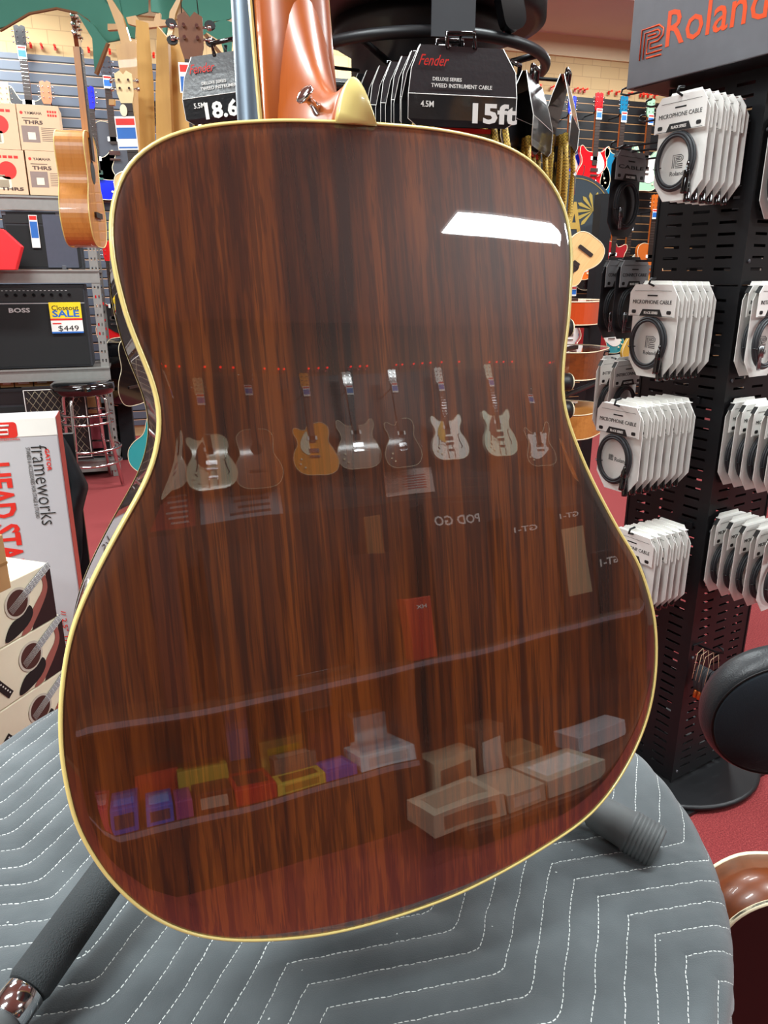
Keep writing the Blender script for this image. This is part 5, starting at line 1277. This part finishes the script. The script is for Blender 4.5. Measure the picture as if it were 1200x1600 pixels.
B_ = [('pink pedal box at the left end of the lower gondola shelf', 137, 172, 1280, 1300, -2.02, 'c83058', .3, None, 'e890a0'),
      ('pale pink pedal box stacked behind the pink one', 140, 172, 1250, 1300, -2.30, 'b04468', .15, None, None),
      ('bright blue pedal box, left of two, lower gondola shelf', 176, 220, 1275, 1307, -2.02, '1e4ec0', .28, '283050', '3c80f0'),
      ('bright blue pedal box, right of two, lower gondola shelf', 231, 271, 1270, 1300, -2.02, '2458c8', .24, '283050', '58a0f8'),
      ('orange-red box standing behind the two blue ones', 214, 280, 1222, 1262, -2.30, 'd83a1c', .14, None, None),
      ('mauve box between the blue and brown boxes', 273, 300, 1262, 1287, -2.02, '9c4080', .2, None, None),
      ('olive yellow flat box behind the brown one', 276, 360, 1215, 1245, -2.24, 'c8b23c', .16, None, '8a6820'),
      ('dark brown box with a pale sticker, lower gondola shelf', 303, 366, 1248, 1280, -2.02, '4a2018', .18, 'a89888', None),
      ('red and black box with a white stripe, lower gondola shelf', 368, 434, 1236, 1266, -2.02, 'c01820', .28, None, '301418'),
      ('bright yellow string box at the front of the lower shelf', 434, 517, 1222, 1250, -2.02, 'd8c048', .16, 'a88828', '7a5a20'),
      ('silver patterned box behind the bright yellow one', 428, 500, 1190, 1215, -2.22, '7a6c60', .12, None, 'b8a898'),
      ('olive box with a bright yellow label at the back', 408, 482, 1166, 1200, -2.36, 'b8a850', .12, 'f0d800', None),
      ('violet starry flat box before the white boxes', 516, 566, 1218, 1234, -2.02, '5a48b8', .22, None, '8070e0'),
      ('maroon upright box with rounded look, middle of the lower shelf', 486, 556, 1135, 1200, -2.26, '5a1818', .2, None, '70201c'),
      ('white flat box with a yellow dot at the right end of the lower shelf', 570, 655, 1180, 1215, -2.02, 'd8ecf4', .3, 'c0ccd0', 'a8c8d8'),
      ('white carton stacked behind the yellow-dotted one, left', 560, 612, 1130, 1172, -2.34, 'd0e4ec', .14, None, None),
      ('white carton stacked behind the yellow-dotted one, right', 614, 650, 1122, 1168, -2.34, 'ccdfe8', .14, None, None),
      ('tall pale blue box, back of the lower shelf', 471, 528, 1080, 1145, -2.47, 'bcd8e4', .01, 'e4eef2', None),
      ('tall black box with a blue patch, back of the lower shelf', 352, 398, 1100, 1185, -2.36, '20202c', .12, '3a68b8', None),
      ('tall black box with silver writing, back of the lower shelf', 404, 460, 1095, 1160, -2.42, '1c1618', .06, None, None)]
rear_top = {}
for lb, a0, a1_, t0, t1, Y, c, dp_, mk, ld_ in B_:
    x0, x1, z0, z1 = refl_rect(a0, a1_, t0, t1, Y)
    rbox('pedal_box', lb, 'box', a0, a1_, t0, t1, Y, c, dp_, base=L, h=max(.045, (z1-L)*1.3), mark=mk, lid=ld_)
D_ = [('beige carton with a brown framed label on the base deck', 684, 796, 1262, 1318, -1.62, 'c8b8a0', .3, 'a07860', 'b09880'),
      ('grey-beige carton right of the framed one on the base deck', 798, 860, 1245, 1292, -1.62, 'b0a490', .3, 'c8c0b0', None),
      ('wide pale carton at the right of the base deck', 864, 952, 1215, 1275, -1.62, 'bdb4a2', .3, None, 'd8d4cc'),
      ('cream carton in the second row of the base deck', 680, 752, 1190, 1240, -1.98, 'c4b498', .2, '906850', None),
      ('tall brown carton in the second row of the base deck', 756, 800, 1150, 1215, -1.98, '7a5a48', .2, 'c0b8b0', None),
      ('low tan carton in the second row of the base deck', 804, 856, 1180, 1215, -1.98, 'a08868', .2, None, None),
      ('white flat tray at the right end of the base deck', 905, 985, 1158, 1178, -1.98, 'd0ccd0', .2, None, None)]
for lb, a0, a1_, t0, t1, Y, c, dp_, mk, ld_ in D_:
    x0, x1, z0, z1 = refl_rect(a0, a1_, t0, t1, Y)
    rbox('shipping_carton', lb, 'box', a0, a1_, t0, t1, Y, c, dp_, base=.086, h=max(.08, (z1-.086)*1.15), mark=mk, lid=ld_)
# boxes on the top shelf
U = zt_g
def top_item(lb, a0, a1_, t0, t1, Y, c, dp_=.12, mk=None, words=(), wc=WHITE, nm='effects_box'):
    x0, x1, z0, z1 = refl_rect(a0, a1_, t0, t1, Y)
    t = rbox(nm, lb, 'box', a0, a1_, t0, t1, Y, c, dp_, base=U, h=max(.05, z1-U), mark=mk); w = abs(x1-x0); h = z1-U
    if words: lettering([(st, fx*w, fz*h, fw_*w, fh*h, -.002, .02) for st, fx, fz, fw_, fh in words], wc, t)
    return t
top_item('dark multi-effects box lettered in white near the middle of the top shelf', 690, 782, 782, 985, -2.16, '281c1a', .2, None, [('POD GO', 0, .88, .74, .065)])
top_item('black pedal box with small white print and a row of knobs, top shelf', 808, 880, 800, 965, -2.16, '18161c', .2, None, [('GT-1', .05, .86, .5, .05)])
top_item('black effects box with a cream knob strip, right on the top shelf', 884, 938, 785, 950, -2.16, '221418', .2, 'b0a080', [('GT-1', .05, .90, .6, .05)])
top_item('dark effects box with three small squares at the right end', 942, 990, 860, 945, -2.16, '281818', .2, None, [('GT-1', .0, .82, .7, .12)])
top_item('narrow orange-red upright box on the top shelf', 646, 686, 928, 1030, -2.06, 'c83a22', .1, None, [('HX', -.1, .86, .4, .06)])
top_item('wide brown shelf box behind the red one', 560, 640, 860, 1030, -2.24, '3a2018', .1, '4a2c20')
top_item('flat tan packet hanging over the top shelf', 576, 602, 808, 862, -2.3, '9a6a40', .02, None)
top_item('dark amplifier head box left on the top shelf', 340, 450, 848, 1060, -2.2, '1e1818', .2, None)
top_item('plum box with pale script, left end of the top shelf', 255, 300, 832, 1080, -2.2, '3a1c20', .2, None)
def panel(lb, a0, a1_, t0, t1, Y, c, words, wc, nm='hanging_sign', cat='sign'):
    x0, x1, z0, z1 = refl_rect(a0, a1_, t0, t1, Y); w, h = abs(x1-x0), z1-z0
    t = thing(nm, lb, cat, ((x0+x1)/2, Y, z0), PI); MB().box(-w/2, w/2, 0, .01, 0, h).build('board', mat('sign_'+c, c, .5), t)
    MB().tube([(-w*.4, .005, h), (-w*.4, .005, CEIL-z0)], .002, 5).build('cord', BLACK, t); MB().tube([(w*.4, .005, h), (w*.4, .005, CEIL-z0)], .002, 5).build('cord', BLACK, t)
    if words: lettering([(st, fx*w, fz*h, fw_*w, fh*h, -.002, .02) for st, fx, fz, fw_, fh in words], wc, t)
    return t
def wall_board(lb, a0, a1_, t0, t1, c, c2=None, nm='poster', cat='poster'):
    Y = YB+.022; x0, x1, z0, z1 = refl_rect(a0, a1_, t0, t1, Y); w, h = abs(x1-x0), z1-z0
    t = thing(nm, lb, cat, ((x0+x1)/2, Y+.012, z0), PI); MB().box(-w/2, w/2, 0, .01, 0, h).build('board', mat('sign_'+c, c, .5), t)
    if c2:
        m = MB()
        for k in range(6): m.box(-w*.35, w*(.05+.05*(k % 3)), -.001, 0, h*(.2+.1*k), h*(.24+.1*k))
        m.build('small_print', mat('sign_'+c2, c2, .5), t)
    return t
wall_board('grey-blue notice board with dark lines of print under the mirrored guitars', 318, 445, 748, 845, '8f98a0', '30343c')
wall_board('red and white box panel at the left under the mirrored guitars', 236, 308, 752, 832, 'a03030', 'c8b8b8')
wall_board('white graphic with red strokes under the two white guitars', 602, 682, 735, 775, 'c0a8a0', 'a82820')
# crates hung stock low on the rear slatwall, right
wall_board('maroon square packet low on the rear wall', 952, 988, 1032, 1070, '70141c', None, 'wall_packet', 'packet')
